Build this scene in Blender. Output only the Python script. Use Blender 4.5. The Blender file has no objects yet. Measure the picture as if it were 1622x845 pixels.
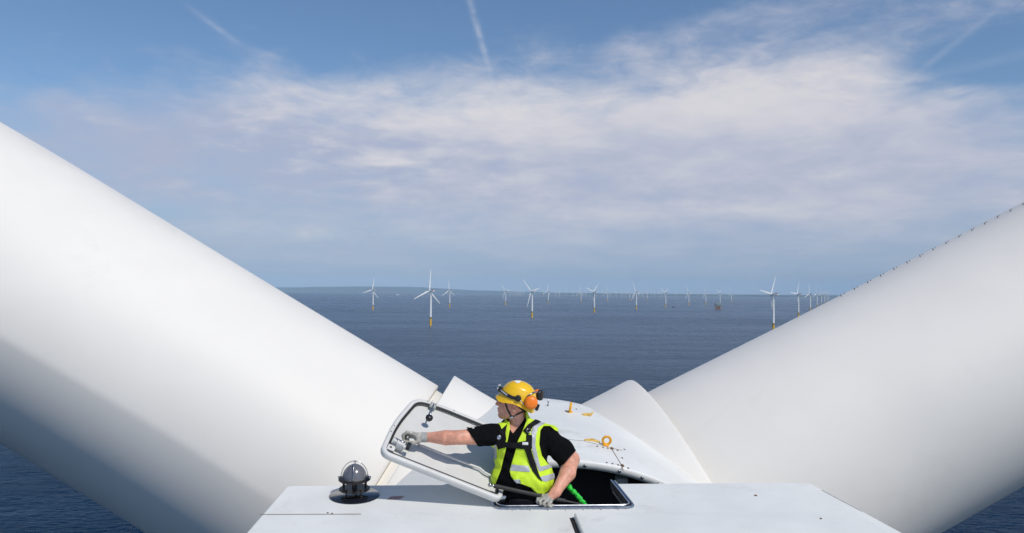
import bpy, math, random
import numpy as np
from mathutils import Vector, Matrix
random.seed(7); np.random.seed(7)
C = bpy.context.scene.collection
R_ = math.radians
# ------------------------------------------------------------------ camera
F = 1300.0; CX, CY = 811.0, 422.5; EYE = 87.0
PITCH = math.atan((460 - 422.5) / F); ROLL = R_(0.55)
fw = np.array([0, math.cos(PITCH), math.sin(PITCH)]); u0 = np.array([0, -math.sin(PITCH), math.cos(PITCH)]); x0 = np.array([1., 0, 0])
UP = u0 * math.cos(ROLL) - x0 * math.sin(ROLL); RT = x0 * math.cos(ROLL) + u0 * math.sin(ROLL)
CAM = np.array([0, 0, EYE])
cd = bpy.data.cameras.new('camera'); cam = bpy.data.objects.new('camera', cd); C.objects.link(cam)
cd.sensor_width = 36; cd.lens = F * 36 / 1622; cd.clip_start = 0.05; cd.clip_end = 200000
cam.matrix_world = Matrix(((RT[0], UP[0], -fw[0], 0), (RT[1], UP[1], -fw[1], 0), (RT[2], UP[2], -fw[2], EYE), (0, 0, 0, 1)))
bpy.context.scene.camera = cam
def ray(px, py): return fw + RT * (px - CX) / F + UP * (CY - py) / F
def P(px, py, D):                       # a survey point of the photograph at depth D in front of the camera
    d = ray(px, py); return CAM + d * D / d[1]
def proj(q):
    q = np.asarray(q, float) - CAM; d = q @ fw
    return np.stack([CX + F * (q @ RT) / d, CY - F * (q @ UP) / d], -1)
# ------------------------------------------------------------------ world, sun, exposure
SUN = np.array([.43, -.49, .76]); SUN /= np.linalg.norm(SUN)
sc = bpy.context.scene
sc.view_settings.view_transform = 'Standard'; sc.view_settings.look = 'None'; sc.view_settings.gamma = 1
sc.view_settings.exposure = -0.13
sc.cycles.volume_bounces = 1
W = bpy.data.worlds.new('World'); sc.world = W; W.use_nodes = True
nt = W.node_tree; nt.nodes.clear()
class NG:
    """tiny node helper"""
    def __init__(s, nt): s.nt = nt
    def new(s, t, **k):
        n = s.nt.nodes.new(t)
        for a, v in k.items(): setattr(n, a, v)
        return n
    def put(s, sock, v):
        if v is None: return
        if hasattr(v, 'is_output'): s.nt.links.new(v, sock)
        else: sock.default_value = v
    def m(s, op, a, b=None, c=None, clamp=False):
        n = s.new('ShaderNodeMath', operation=op, use_clamp=clamp)
        s.put(n.inputs[0], a); s.put(n.inputs[1], b); s.put(n.inputs[2], c); return n.outputs[0]
    def mix(s, f, a, b):
        n = s.new('ShaderNodeMix', data_type='RGBA')
        s.put(n.inputs[0], f); s.put(n.inputs[6], a); s.put(n.inputs[7], b); return n.outputs[2]
    def noise(s, vec, scale, detail=5, rough=.5, dist=0):
        n = s.new('ShaderNodeTexNoise'); s.put(n.inputs['Vector'], vec)
        n.inputs['Scale'].default_value = scale; n.inputs['Detail'].default_value = detail
        n.inputs['Roughness'].default_value = rough; n.inputs['Distortion'].default_value = dist; return n.outputs[0]
    def ramp(s, v, a, b, lo=0., hi=1.):
        n = s.new('ShaderNodeMapRange', interpolation_type='SMOOTHSTEP'); s.put(n.inputs[0], v)
        n.inputs[1].default_value = a; n.inputs[2].default_value = b; n.inputs[3].default_value = lo; n.inputs[4].default_value = hi
        return n.outputs[0]
    def comb(s, x, y, z):
        n = s.new('ShaderNodeCombineXYZ'); s.put(n.inputs[0], x); s.put(n.inputs[1], y); s.put(n.inputs[2], z); return n.outputs[0]
g = NG(nt)
sky = g.new('ShaderNodeTexSky', sky_type='NISHITA', sun_disc=False)
sky.sun_elevation = math.asin(SUN[2]); sky.sun_rotation = math.atan2(SUN[0], SUN[1]); sky.altitude = 80
sky.air_density = 1.0; sky.dust_density = 0.4; sky.ozone_density = 3.0
tc = g.new('ShaderNodeTexCoord'); sp = g.new('ShaderNodeSeparateXYZ'); g.put(sp.inputs[0], tc.outputs['Generated'])
dx, dy, dz = sp.outputs
az = g.m('ARCTAN2', dx, dy)                          # radians, 0 ahead, + right
el = g.m('ARCSINE', dz)
def blob(cx, cy, wx, wy, tilt=0.):                   # soft patch of cloud cover round a compass direction (survey pixels -> angles)
    a0 = math.atan((cx - 811) / F); e0 = math.atan((460 - cy) / F) ; sx = wx / F; sy = wy / F
    a = g.m('SUBTRACT', az, a0); e = g.m('SUBTRACT', el, e0)
    if tilt:
        ct, st = math.cos(tilt), math.sin(tilt)
        a2 = g.m('ADD', g.m('MULTIPLY', a, ct), g.m('MULTIPLY', e, st)); e2 = g.m('SUBTRACT', g.m('MULTIPLY', e, ct), g.m('MULTIPLY', a, st)); a, e = a2, e2
    q = g.m('ADD', g.m('POWER', g.m('ABSOLUTE', g.m('DIVIDE', a, sx)), 2), g.m('POWER', g.m('ABSOLUTE', g.m('DIVIDE', e, sy)), 2))
    return g.m('EXPONENT', g.m('MULTIPLY', q, -1.0))
def add(*v):
    r = v[0]
    for k in v[1:]: r = g.m('ADD', r, k)
    return r
# cloud layers: noise on a flat layer overhead, so it streaks towards the horizon
zz = g.m('ADD', g.m('MAXIMUM', dz, 0.0), 0.10)
cp = g.comb(g.m('DIVIDE', dx, zz), g.m('DIVIDE', dy, zz), 0.)
ap = g.comb(g.m('MULTIPLY', az, 1.0), g.m('MULTIPLY', el, 2.6), 0.)
n1 = g.noise(cp, 1.1, 8, .6, .4); n2 = g.noise(ap, 6.0, 8, .58, .5); n3 = g.noise(ap, 19.0, 7, .62, .7)
nn = add(g.m('MULTIPLY', n1, .36), g.m('MULTIPLY', n2, .46), g.m('MULTIPLY', n3, .18))      # about .5 +- .12
cov = add(g.m('MULTIPLY', blob(1300, 130, 220, 60), .35), g.m('MULTIPLY', blob(900, 215, 620, 105), .75), g.m('MULTIPLY', blob(1350, 260, 420, 150), .45), g.m('MULTIPLY', blob(250, 240, 380, 75, .05), .42),
          g.m('MULTIPLY', blob(1130, 45, 220, 26, .12), .30), g.m('MULTIPLY', blob(900, 340, 900, 90), .62), g.m('MULTIPLY', blob(300, 420, 900, 40), .25),
          g.m('MULTIPLY', blob(1565, 140, 110, 45), -.62), g.m('MULTIPLY', blob(1560, 30, 300, 40), .12))
cloud = g.ramp(g.m('ADD', cov, g.m('MULTIPLY', g.m('SUBTRACT', nn, .5), 2.1)), .12, .95)
n4 = g.noise(g.comb(az, g.m('MULTIPLY', el, 3.4), 0.), 17.0, 9, .62, .2)
bright = g.ramp(add(g.m('MULTIPLY', g.m('ADD', blob(420, 250, 360, 75), g.m('MULTIPLY', blob(1150, 320, 500, 90), .4)), g.m('MULTIPLY', g.m('SUBTRACT', n4, .5), 1.7)), g.m('MULTIPLY', blob(720, 150, 330, 60, -.08), .55), g.m('MULTIPLY', blob(1300, 140, 230, 50), .52), g.m('MULTIPLY', blob(600, 258, 60, 14), .25),
                    g.m('MULTIPLY', blob(1050, 335, 300, 18), .18), g.m('MULTIPLY', blob(500, 375, 300, 12), .12),
                    g.m('MULTIPLY', blob(620, 232, 90, 9), -.30), g.m('MULTIPLY', blob(160, 270, 300, 90), -.34),
                    g.m('MULTIPLY', g.m('SUBTRACT', nn, .5), 1.6)), -.30, .62)
CL_D = (4.9, 5.35, 7.0, 1); CL_B = (8.8, 8.4, 8.5, 1)
ccol = g.mix(bright, CL_D, CL_B)
# contrails
tn = g.noise(ap, 30.0, 4, .6, .3)
def trail(x1, y1, x2, y2, w, s):
    cx, cy = (x1 + x2) / 2, (y1 + y2) / 2; L = math.hypot(x2 - x1, y2 - y1) / 2
    return g.m('MULTIPLY', blob(cx, cy, L, w, math.atan2(-(y2 - y1), x2 - x1)), s)
tr = g.m('MULTIPLY', add(trail(735, -10, 775, 115, 5, .38), trail(305, 52, 372, 92, 4, .26), trail(365, 92, 435, 108, 5, .2), trail(1060, 60, 1230, 5, 14, .22), trail(1440, 160, 1580, 60, 5, .16), trail(1480, 150, 1640, 130, 7, .12)), g.ramp(tn, .1, .75))
skyc = g.new('ShaderNodeMix', data_type='RGBA', blend_type='MULTIPLY'); skyc.inputs[0].default_value = 1
g.put(skyc.inputs[6], sky.outputs[0]); skyc.inputs[7].default_value = (.98, 1.10, 1.20, 1)
low = g.mix(g.ramp(el, .22, .02, 0, .85), skyc.outputs[2], (3.7, 4.75, 6.6, 1))
c1 = g.mix(g.m('MULTIPLY', cloud, g.ramp(el, .0, .12, .35, .93), clamp=True), low, ccol)
c2 = g.mix(g.m('MINIMUM', tr, .7), c1, (8.2, 8.2, 8.8, 1))
bg = g.new('ShaderNodeBackground'); g.put(bg.inputs[0], c2); bg.inputs[1].default_value = 0.096
out = g.new('ShaderNodeOutputWorld'); g.put(out.inputs[0], bg.outputs[0])
sd = bpy.data.lights.new('sun', 'SUN'); sd.energy = 3.25; sd.angle = R_(.53); sd.color = (1, .95, .87)
so = bpy.data.objects.new('sun', sd); C.objects.link(so); so.rotation_euler = Vector(SUN).to_track_quat('Z', 'Y').to_euler(); so.location = (5, -5, 110)

# ------------------------------------------------------------------ helpers
def tag(o, label=None, cat=None, group=None, kind=None):
    if label: o['label'] = label
    if cat: o['category'] = cat
    if group: o['group'] = group
    if kind: o['kind'] = kind
    return o
def empty(name, loc=(0, 0, 0)):
    o = bpy.data.objects.new(name, None); C.objects.link(o); o.location = tuple(loc); return o
ORG = {}
def put(name, V, Fc, mats, parent=None, smooth=True, auto=None, mi=None, base=None):
    """V in world coordinates; object origin at parent's origin"""
    V = np.asarray(V, float)
    if base is None: base = ORG[parent.name] if parent is not None else np.zeros(3)
    me = bpy.data.meshes.new(name); me.from_pydata([tuple(v) for v in V - base], [], [tuple(int(i) for i in f) for f in Fc])
    if not isinstance(mats, (list, tuple)): mats = [mats]
    for m in mats: me.materials.append(m)
    if mi is not None: me.polygons.foreach_set('material_index', np.asarray(mi, dtype=np.int32))
    if smooth: me.polygons.foreach_set('use_smooth', [True] * len(me.polygons))
    me.update()
    if auto is not None and smooth: me.set_sharp_from_angle(angle=R_(auto))
    o = bpy.data.objects.new(name, me); C.objects.link(o)
    if parent is not None: o.parent = parent
    ORG[o.name] = base
    return o
def thing(name, loc, label, cat, group=None):
    e = empty(name, loc); ORG[e.name] = np.array(loc, float); tag(e, label, cat, group); return e
class MB:
    def __init__(s): s.V = []; s.F = []; s.n = 0
    def add(s, V, Fc):
        V = np.asarray(V, float); s.V.append(V); s.F += [[i + s.n for i in f] for f in Fc]; s.n += len(V); return s
    def build(s, name, mats, parent=None, **k):
        return put(name, np.concatenate(s.V), s.F, mats, parent, **k)
    def box(s, c, ax, h):
        """centre, three axes (rows), half sizes"""
        c = np.asarray(c, float); ax = np.asarray(ax, float)
        V = [c + sx * h[0] * ax[0] + sy * h[1] * ax[1] + sz * h[2] * ax[2] for sz in (-1, 1) for sy in (-1, 1) for sx in (-1, 1)]
        return s.add(V, [(0, 2, 3, 1), (4, 5, 7, 6), (0, 1, 5, 4), (2, 6, 7, 3), (0, 4, 6, 2), (1, 3, 7, 5)])
    def bbox(s, c, ax, h, b=.01):
        """bevelled box (chamfer on the edges along every axis)"""
        bm = bm_box(h, b); V = np.array([v for v in bm[0]]); return s.add(np.asarray(c) + V @ np.asarray(ax, float), bm[1])
    def tube(s, pts, rad, n=10, caps=True):
        pts = np.asarray(pts, float); m = len(pts); rad = np.broadcast_to(rad, (m,))
        T = np.gradient(pts, axis=0); T /= np.linalg.norm(T, axis=1)[:, None] + 1e-12
        a = np.array([0, 0, 1.]) if abs(T[0][2]) < .9 else np.array([1., 0, 0])
        V = []
        for i in range(m):
            b1 = np.cross(T[i], a); b1 /= np.linalg.norm(b1); b2 = np.cross(T[i], b1); a = -b2 if False else a
            t = np.arange(n) * 2 * np.pi / n
            V.append(pts[i] + rad[i] * (np.cos(t)[:, None] * b1 + np.sin(t)[:, None] * b2))
        Fc = [(i * n + j, i * n + (j + 1) % n, (i + 1) * n + (j + 1) % n, (i + 1) * n + j) for i in range(m - 1) for j in range(n)]
        if caps: Fc += [tuple(range(n))[::-1], tuple((m - 1) * n + j for j in range(n))]
        return s.add(np.concatenate(V), Fc)
    def lathe(s, prof, o, ax, n=32, a0=0., a1=2 * math.pi):
        """prof [(r, h)], origin o, axis vector"""
        ax = np.asarray(ax, float) / np.linalg.norm(ax); q = np.array([1., 0, 0]) if abs(ax[0]) < .8 else np.array([0, 1., 0])
        b1 = np.cross(ax, q); b1 /= np.linalg.norm(b1); b2 = np.cross(ax, b1)
        full = abs(a1 - a0 - 2 * math.pi) < 1e-6; k = n if full else n + 1
        t = a0 + (a1 - a0) * np.arange(k) / n
        V = [np.asarray(o) + h * ax + r * (math.cos(x) * b1 + math.sin(x) * b2) for r, h in prof for x in t]
        Fc = [(i * k + j, i * k + (j + 1) % k, (i + 1) * k + (j + 1) % k, (i + 1) * k + j) for i in range(len(prof) - 1) for j in range(n)]
        return s.add(V, Fc)
    def ball(s, c, r, n=16, ax=None):
        ax = np.eye(3) if ax is None else np.asarray(ax); r = np.broadcast_to(r, (3,))
        V = []; m = n // 2
        for i in range(m + 1):
            for j in range(n):
                a, b = math.pi * i / m, 2 * math.pi * j / n
                V.append(np.asarray(c) + (r[0] * math.sin(a) * math.cos(b)) * ax[0] + (r[1] * math.sin(a) * math.sin(b)) * ax[1] + r[2] * math.cos(a) * ax[2])
        return s.add(V, [(i * n + j, (i + 1) * n + j, (i + 1) * n + (j + 1) % n, i * n + (j + 1) % n) for i in range(m) for j in range(n)])
def bm_box(h, b):
    import bmesh
    bm = bmesh.new(); bmesh.ops.create_cube(bm, size=2)
    for v in bm.verts: v.co = Vector((v.co.x * h[0], v.co.y * h[1], v.co.z * h[2]))
    bmesh.ops.bevel(bm, geom=list(bm.edges), offset=b, segments=2, affect='EDGES', profile=.5)
    V = [tuple(v.co) for v in bm.verts]; Fc = [tuple(v.index for v in f.verts) for f in bm.faces]; bm.free(); return V, Fc
def rounded(poly, rad, n=6):
    """round the corners of a 2D polygon"""
    poly = np.asarray(poly, float); m = len(poly); o = []
    rad = np.broadcast_to(rad, (m,))
    for i in range(m):
        p, a, b = poly[i], poly[i - 1], poly[(i + 1) % m]
        da = (a - p) / np.linalg.norm(a - p); db = (b - p) / np.linalg.norm(b - p)
        r = min(rad[i], .48 * np.linalg.norm(a - p), .48 * np.linalg.norm(b - p))
        for k in range(n + 1):
            t = k / n; o.append((1 - t) ** 2 * (p + da * r) + 2 * t * (1 - t) * p + t * t * (p + db * r))
    return np.array(o)
def inset(poly, d):
    poly = np.asarray(poly, float); m = len(poly)
    T = np.roll(poly, -1, 0) - np.roll(poly, 1, 0); T /= np.linalg.norm(T, axis=1)[:, None]
    ar = 0.5 * np.sum(poly[:, 0] * np.roll(poly[:, 1], -1) - np.roll(poly[:, 0], -1) * poly[:, 1])
    return poly + d * np.sign(ar) * np.stack([-T[:, 1], T[:, 0]], 1)

# ------------------------------------------------------------------ materials
MATS = {}
def mat(name, col, rough=.5, metal=0., spec=.5, var=0., vscale=8., bump=0., bscale=40., coat=0., dirt=0., coord='Object'):
    m = bpy.data.materials.new(name); m.use_nodes = True; k = NG(m.node_tree); b = m.node_tree.nodes['Principled BSDF']
    b.inputs['Roughness'].default_value = rough; b.inputs['Metallic'].default_value = metal; b.inputs['Specular IOR Level'].default_value = spec
    if coat: b.inputs['Coat Weight'].default_value = coat; b.inputs['Coat Roughness'].default_value = .1
    t = k.new('ShaderNodeTexCoord').outputs[coord]
    col = tuple(col) + (1,)
    c = None
    v = var if var else .04
    n = k.noise(t, vscale, 6, .6)
    dk = tuple(x * (1 - v * 1.6) for x in col[:3]) + (1,); lt = tuple(min(1, x * (1 + v)) for x in col[:3]) + (1,)
    c = k.mix(k.ramp(n, .3, .7), dk, lt)
    if dirt:
        n2 = k.noise(t, vscale * .35, 9, .7, 1.2); n3 = k.noise(t, vscale * 6, 4, .6)
        f = k.m('MULTIPLY', k.ramp(k.m('ADD', n2, k.m('MULTIPLY', n3, .25)), .66, .85), dirt)
        c = k.mix(f, c, (.30, .27, .22, 1))
    k.put(b.inputs['Base Color'], c)
    r = k.ramp(n, .2, .8, rough * .88, min(1, rough * 1.12)); k.put(b.inputs['Roughness'], r)
    if bump:
        bn = k.new('ShaderNodeBump'); bn.inputs['Strength'].default_value = 1; bn.inputs['Distance'].default_value = bump
        k.put(bn.inputs['Height'], k.noise(t, bscale, 5, .6)); k.put(b.inputs['Normal'], bn.outputs[0])
    MATS[name] = m; return m
gel = mat('gelcoat', (.815, .78, .72), .5, spec=.22, var=.012, vscale=1.2, dirt=.07, bump=.0012, bscale=.8)
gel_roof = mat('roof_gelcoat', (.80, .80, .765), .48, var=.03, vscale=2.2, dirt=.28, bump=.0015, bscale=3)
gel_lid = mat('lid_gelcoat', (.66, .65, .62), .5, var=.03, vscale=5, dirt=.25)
far_white = mat('tower_paint', (.88, .87, .83), .5, var=.02, vscale=.1)
yellow = mat('foundation_yellow', (.86, .50, .03), .55, var=.08, vscale=.3)
darkm = mat('dark_interior', (.012, .012, .013), .7)  # near-black colour stands in for shade inside the hatch and hub gap
bearm = mat('bearing_grey', (.13, .13, .135), .55, var=.2)
blackp = mat('black_plastic', (.015, .015, .016), .35)
rubber = mat('black_rubber', (.02, .02, .02), .6)
alu = mat('aluminium', (.55, .57, .60), .32, metal=1., var=.08, vscale=30)
steel = mat('steel', (.45, .45, .46), .28, metal=1., var=.1, vscale=40)
redp = mat('red_paint', (.55, .05, .04), .5)
eye_y = mat('lifting_yellow', (.85, .40, .01), .45, var=.08, vscale=30)
rust = mat('rusty_bolt', (.16, .09, .05), .75, var=.3, vscale=60)

# ------------------------------------------------------------------ sea, hills
ER = 6371000.0
def drop(d): return -d * d / (2 * ER)
rr = np.concatenate([[0], np.geomspace(60, 20000, 60), np.arange(20500, 62000, 500)])
NA = 512; V = [(0, 0, 0)]; Fc = []
ang = np.arange(NA) * 2 * np.pi / NA
for r in rr[1:]:
    V += [(r * math.cos(a), r * math.sin(a), drop(r)) for a in ang]
for j in range(NA): Fc.append((0, 1 + j, 1 + (j + 1) % NA))
for i in range(len(rr) - 2):
    b = 1 + i * NA
    for j in range(NA): Fc.append((b + j, b + NA + j, b + NA + (j + 1) % NA, b + (j + 1) % NA))
def sea_mat():
    m = bpy.data.materials.new('sea_water'); m.use_nodes = True; k = NG(m.node_tree); b = m.node_tree.nodes['Principled BSDF']
    ge = k.new('ShaderNodeNewGeometry'); pos = ge.outputs['Position']
    mp = k.new('ShaderNodeMapping'); k.put(mp.inputs[0], pos); mp.inputs['Scale'].default_value = (.6, 1, 1); mp.inputs['Rotation'].default_value = (0, 0, .22)
    w1 = k.noise(mp.outputs[0], .38, 7, .66, .8); w2 = k.noise(mp.outputs[0], .07, 4, .55, .3)
    h = k.m('ADD', w1, k.m('MULTIPLY', w2, 2.0))
    bn = k.new('ShaderNodeBump'); bn.inputs['Strength'].default_value = 1; bn.inputs['Distance'].default_value = 2.4; k.put(bn.inputs['Height'], h)
    bn2 = k.new('ShaderNodeBump'); bn2.inputs['Strength'].default_value = 1; bn2.inputs['Distance'].default_value = .45; k.put(bn2.inputs['Height'], h)
    # wind lanes: long streaks where the ripples are finer
    mp2 = k.new('ShaderNodeMapping'); k.put(mp2.inputs[0], pos); mp2.inputs['Scale'].default_value = (.3, 1, 1); mp2.inputs['Rotation'].default_value = (0, 0, .08)
    s1 = k.noise(mp2.outputs[0], .0022, 7, .6, .8); s2 = k.noise(mp2.outputs[0], .012, 5, .6, .5)
    s = k.m('ADD', k.m('MULTIPLY', s1, .6), k.m('MULTIPLY', s2, .4))
    df = k.new('ShaderNodeBsdfDiffuse'); gl = k.new('ShaderNodeBsdfGlossy'); mx = k.new('ShaderNodeMixShader'); lw = k.new('ShaderNodeLayerWeight')
    k.put(df.inputs[0], k.mix(k.ramp(s, .35, .65), (.0010, .020, .060, 1), (.0025, .028, .072, 1))); k.put(df.inputs['Normal'], bn.outputs[0])
    gl.inputs[0].default_value = (.88, .96, 1, 1); k.put(gl.inputs['Roughness'], k.ramp(s, .36, .64, .22, .32)); k.put(gl.inputs['Normal'], bn.outputs[0])
    k.put(lw.inputs['Normal'], bn2.outputs[0])
    k.put(mx.inputs[0], k.m('MULTIPLY', k.ramp(lw.outputs['Facing'], .825, .955), k.ramp(s, .35, .65, .44, .60), clamp=True))
    k.put(mx.inputs[1], df.outputs[0]); k.put(mx.inputs[2], gl.outputs[0])
    m.node_tree.nodes.remove(b); k.put(m.node_tree.nodes['Material Output'].inputs[0], mx.outputs[0])
    return m
sea = put('sea', V, Fc, sea_mat(), base=np.zeros(3)); tag(sea, kind='structure')
def hills(name, pts, D, depth, col):
    """pts: (px, top height in m above sea level); a ridge with real depth"""
    m = mat(name + '_land', col, .9, var=.3, vscale=.0008)
    xs = np.linspace(pts[0][0], pts[-1][0], 240); hs = np.interp(xs, [p[0] for p in pts], [p[1] for p in pts])
    hs = hs * (1 + .012 * np.sin(xs * .09) + .008 * np.sin(xs * .31 + 1)); V = []; 
    for x, h in zip(xs, hs):
        d = ray(x, 460); d = d / d[1]
        for t, q in ((0, 0), (.25, .45), (.5, 1), (.75, .6), (1, 0)):
            DD = D + t * depth; p = d * DD; V.append((p[0], DD, drop(math.hypot(p[0], DD)) + h * q - (8 if q == 0 else 0)))
    n = 5; Fc = [(i * n + j, (i + 1) * n + j, (i + 1) * n + j + 1, i * n + j + 1) for i in range(len(xs) - 1) for j in range(n - 1)]
    o = put(name, V, Fc, m, base=np.zeros(3)); tag(o, kind='structure')
def ridge(L, D): return [(px, EYE + (460 + .0096 * (px - 811) - y) * D / F + D * D / (2 * ER) * 1.0) for px, y in L]
hills('hills', ridge([(-200, 449), (100, 450), (300, 452), (440, 454), (500, 453.2), (560, 452.6), (620, 453), (665, 453.8), (700, 456), (740, 458.8), (800, 460.6), (880, 463), (960, 464)], 54000), 54000, 9000, (.03, .045, .05))
hills('coast', ridge([(850, 466), (950, 464.6), (1100, 465.8), (1250, 466.8), (1500, 468), (1900, 472)], 40000), 40000, 3000, (.06, .08, .06))
# ------------------------------------------------------------------ haze
hb = MB(); hb.box((0, 10000, 150), np.eye(3), (80000, 75000, 900))
hm = bpy.data.materials.new('haze_air'); hm.use_nodes = True; hk = NG(hm.node_tree); hm.node_tree.nodes.clear()
pv = hk.new('ShaderNodeVolumePrincipled'); pv.inputs['Color'].default_value = (.62, .83, 1, 1); pv.inputs['Density'].default_value = 1.8e-5; pv.inputs['Anisotropy'].default_value = -0.25
ho = hk.new('ShaderNodeOutputMaterial'); hk.put(ho.inputs['Volume'], pv.outputs[0])
haze = hb.build('haze', hm, smooth=False); tag(haze, kind='stuff')

# ------------------------------------------------------------------ the distant wind farm
AX = R_(50)                                           # every rotor faces the same wind
na = np.array([-math.sin(AX), math.cos(AX), 0]); ea = np.array([math.cos(AX), math.sin(AX), 0]); zu = np.array([0, 0, 1.])
HUBZ = 83.5
def far_blade():
    """blade along +Z from the hub, chord mostly in the rotor plane (local X), built in local axes"""
    secs = [(1.2, 1.2, 1.2, 0), (3, 1.2, 1.1, 0), (6, 1.7, .9, 0), (10.5, 2.3, .6, 0), (18, 2.0, .42, 0), (30, 1.5, .28, 0), (42, 1.1, .16, .1), (50, .7, .09, .3), (53.5, .12, .03, .5)]
    V = []; n = 10
    for z, a, b, pb in secs:
        for j in range(n):
            t = 2 * math.pi * j / n; x = a * math.cos(t); y = b * math.sin(t)
            V.append((x + .35 * (a - 1.1), y + 1.2 * pb + z * .055, z))
    Fc = [(i * n + j, i * n + (j + 1) % n, (i + 1) * n + (j + 1) % n, (i + 1) * n + j) for i in range(len(secs) - 1) for j in range(n)] + [tuple(range((len(secs) - 1) * n, len(secs) * n))]
    return V, Fc
proto_meshes = {}
def far_turbine(loc, phase, label, group, detail=True, yaw=0.):
    t = thing('wind_turbine', loc, label, 'wind turbine', group)
    rot = Matrix.Rotation(yaw, 4, 'Z')
    def child(name, me, M):
        o = bpy.data.objects.new(name, me); C.objects.link(o); o.parent = t; o.matrix_local = M; return o
    if not proto_meshes:
        def me_of(o): 
            m = o.data; bpy.data.objects.remove(o); return m
        z0 = np.zeros(3)
        mb = MB(); mb.lathe([(2.6, 20.5), (2.5, 35), (2.2, 60), (1.85, 81.3), (0, 81.3)], z0, zu, 20); proto_meshes['tower'] = me_of(mb.build('tower', far_white, auto=40))
        mb = MB(); mb.lathe([(2.5, -12), (2.5, 19.6), (0, 19.6)], z0, zu, 20)
        proto_meshes['foundation'] = me_of(mb.build('foundation', yellow, auto=40))
        mb = MB(); mb.lathe([(2.5, 19.65), (4.6, 19.65), (4.6, 20.0), (2.3, 20.0)], z0, zu, 20); 
        for a in range(10):
            c = math.cos(a * .628), math.sin(a * .628); mb.box((4.5 * c[0], 4.5 * c[1], 20.7), np.eye(3), (.07, .07, .7))
        mb.lathe([(4.48, 21.25), (4.6, 21.25), (4.6, 21.4), (4.48, 21.4)], z0, zu, 20)
        proto_meshes['work_platform'] = me_of(mb.build('work_platform', mat('platform_grey', (.12, .12, .11), .7), auto=30))
        A = np.stack([ea, na, zu]); hz = np.array([0, 0, HUBZ])
        mb = MB(); mb.bbox(hz - na * 3.4 + zu * -.1, A, (2.0, 7.0, 2.0), .5); proto_meshes['nacelle'] = me_of(mb.build('nacelle', far_white, auto=40))
        mb = MB(); mb.box(hz - na * 7.0 + zu * 2.5, A, (1.95, 3.6, .6)); proto_meshes['hoist_railing'] = me_of(mb.build('hoist_railing', redp, smooth=False))
        mb = MB(); mb.lathe([(1.75, 0), (1.7, 1.4), (1.4, 2.6), (.8, 3.4), (0, 3.7)], hz + na * 3.6, na, 16); proto_meshes['hub'] = me_of(mb.build('hub', far_white, auto=60))
        V, Fc = far_blade(); proto_meshes['blade'] = me_of(put('blade', V, Fc, far_white, base=z0))
    names = ['tower', 'foundation', 'nacelle', 'hub'] + (['work_platform', 'hoist_railing'] if detail else [])
    for nme in names: child(nme, proto_meshes[nme], rot)
    for k in range(3):
        ph = phase + k * 120; s, c = math.sin(R_(ph)), math.cos(R_(ph))
        bx = c * ea - s * zu; bz = s * ea + c * zu; o = np.array([0, 0, HUBZ]) + na * 5.2
        child('blade', proto_meshes['blade'], rot @ Matrix(((bx[0], na[0], bz[0], o[0]), (bx[1], na[1], bz[1], o[1]), (bx[2], na[2], bz[2], o[2]), (0, 0, 0, 1))))
    return t
def place(px, D):
    d = ray(px, 463); d = d / d[1]; x = d[0] * D; return np.array([x, D, drop(math.hypot(x, D))])
def D_from_base(px, by):
    d = ray(px, by); k = -d[2] / math.hypot(d[0], d[1]); r = EYE / k
    for _ in range(20): r = (EYE + r * r / (2 * ER)) / k
    return r * d[1] / math.hypot(d[0], d[1])
G1 = 'wind turbines standing across the middle of the sea'
field = [(591, 491.3, 15, 'leftmost turbine with yellow base standing alone near the left blade'),
 (682.5, 516.4, 8, 'largest turbine of the left cluster, red railing and bright yellow base'),
 (712.5, 487.5, 0, 'small turbine just right of the largest left turbine'),
 (801, 483.5, -38, 'small turbine just left of the turbine whose blade leans left'),
 (843, 503.9, -43, 'second largest turbine of the field, top blade leaning left'),
 (868.5, 480.6, 12, 'small turbine just right of the second largest turbine'),
 (920.5, 479.3, -3, 'small pale turbine just left of the turbine with two raised blades'),
 (941.5, 495.6, 50, 'turbine straight ahead with two raised blades and yellow base'),
 (962.5, 478.1, 0, 'small turbine just right of the one straight ahead'),
 (997, 476.7, 6, 'faint small turbine left behind the mid-distance turbine right of centre'),
 (1008, 490.9, -20, 'turbine with yellow base between two faint smaller turbines right of centre'),
 (1025.5, 475.6, 8, 'faint small turbine right behind the mid-distance turbine right of centre'),
 (1054.5, 487.4, 60, 'turbine with raised V blades beside the small dark boat'),
 (1091, 484.3, -22, 'turbine between the small boat and the substation, upper blade leaning left'),
 (1118, 483, -20, 'turbine just left of the offshore substation'),
 (1140.5, 484, 60, 'turbine with wide V blades rising behind the offshore substation'),
 (1158.5, 479.2, 2, 'small turbine just right of the offshore substation')]
for px, by, ph, lb in field: far_turbine(place(px, D_from_base(px, by)), ph, lb, G1)
G2 = 'row of turbines running off behind the right blade'
ords = ['nearest and tallest', 'second', 'third', 'fourth', 'fifth', 'sixth', 'seventh', 'farthest']
phs = [40, 36, 12, 8, 20, 40, 30, 50]
for k in range(8):
    D = 1790 + 1010 * k; px = 1335 - 110 * 1790 / D
    far_turbine(place(px, D), phs[k], '%s turbine in the row partly hidden by the right blade' % ords[k], G2)
gx = [808, 812, 816, 820, 824, 829, 861, 880, 886, 897, 907, 913, 928, 955, 967, 976, 985, 991, 1002, 1012, 1018, 1032, 1037, 1043, 1048, 1071]
for i, px in enumerate(gx):
    far_turbine(place(px, 12500 + 900 * ((i * 7) % 4)), (i * 47) % 120, 'tiny faint turbine fading into the haze along the horizon', 'tiny turbines far off on the horizon', detail=False)
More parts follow.
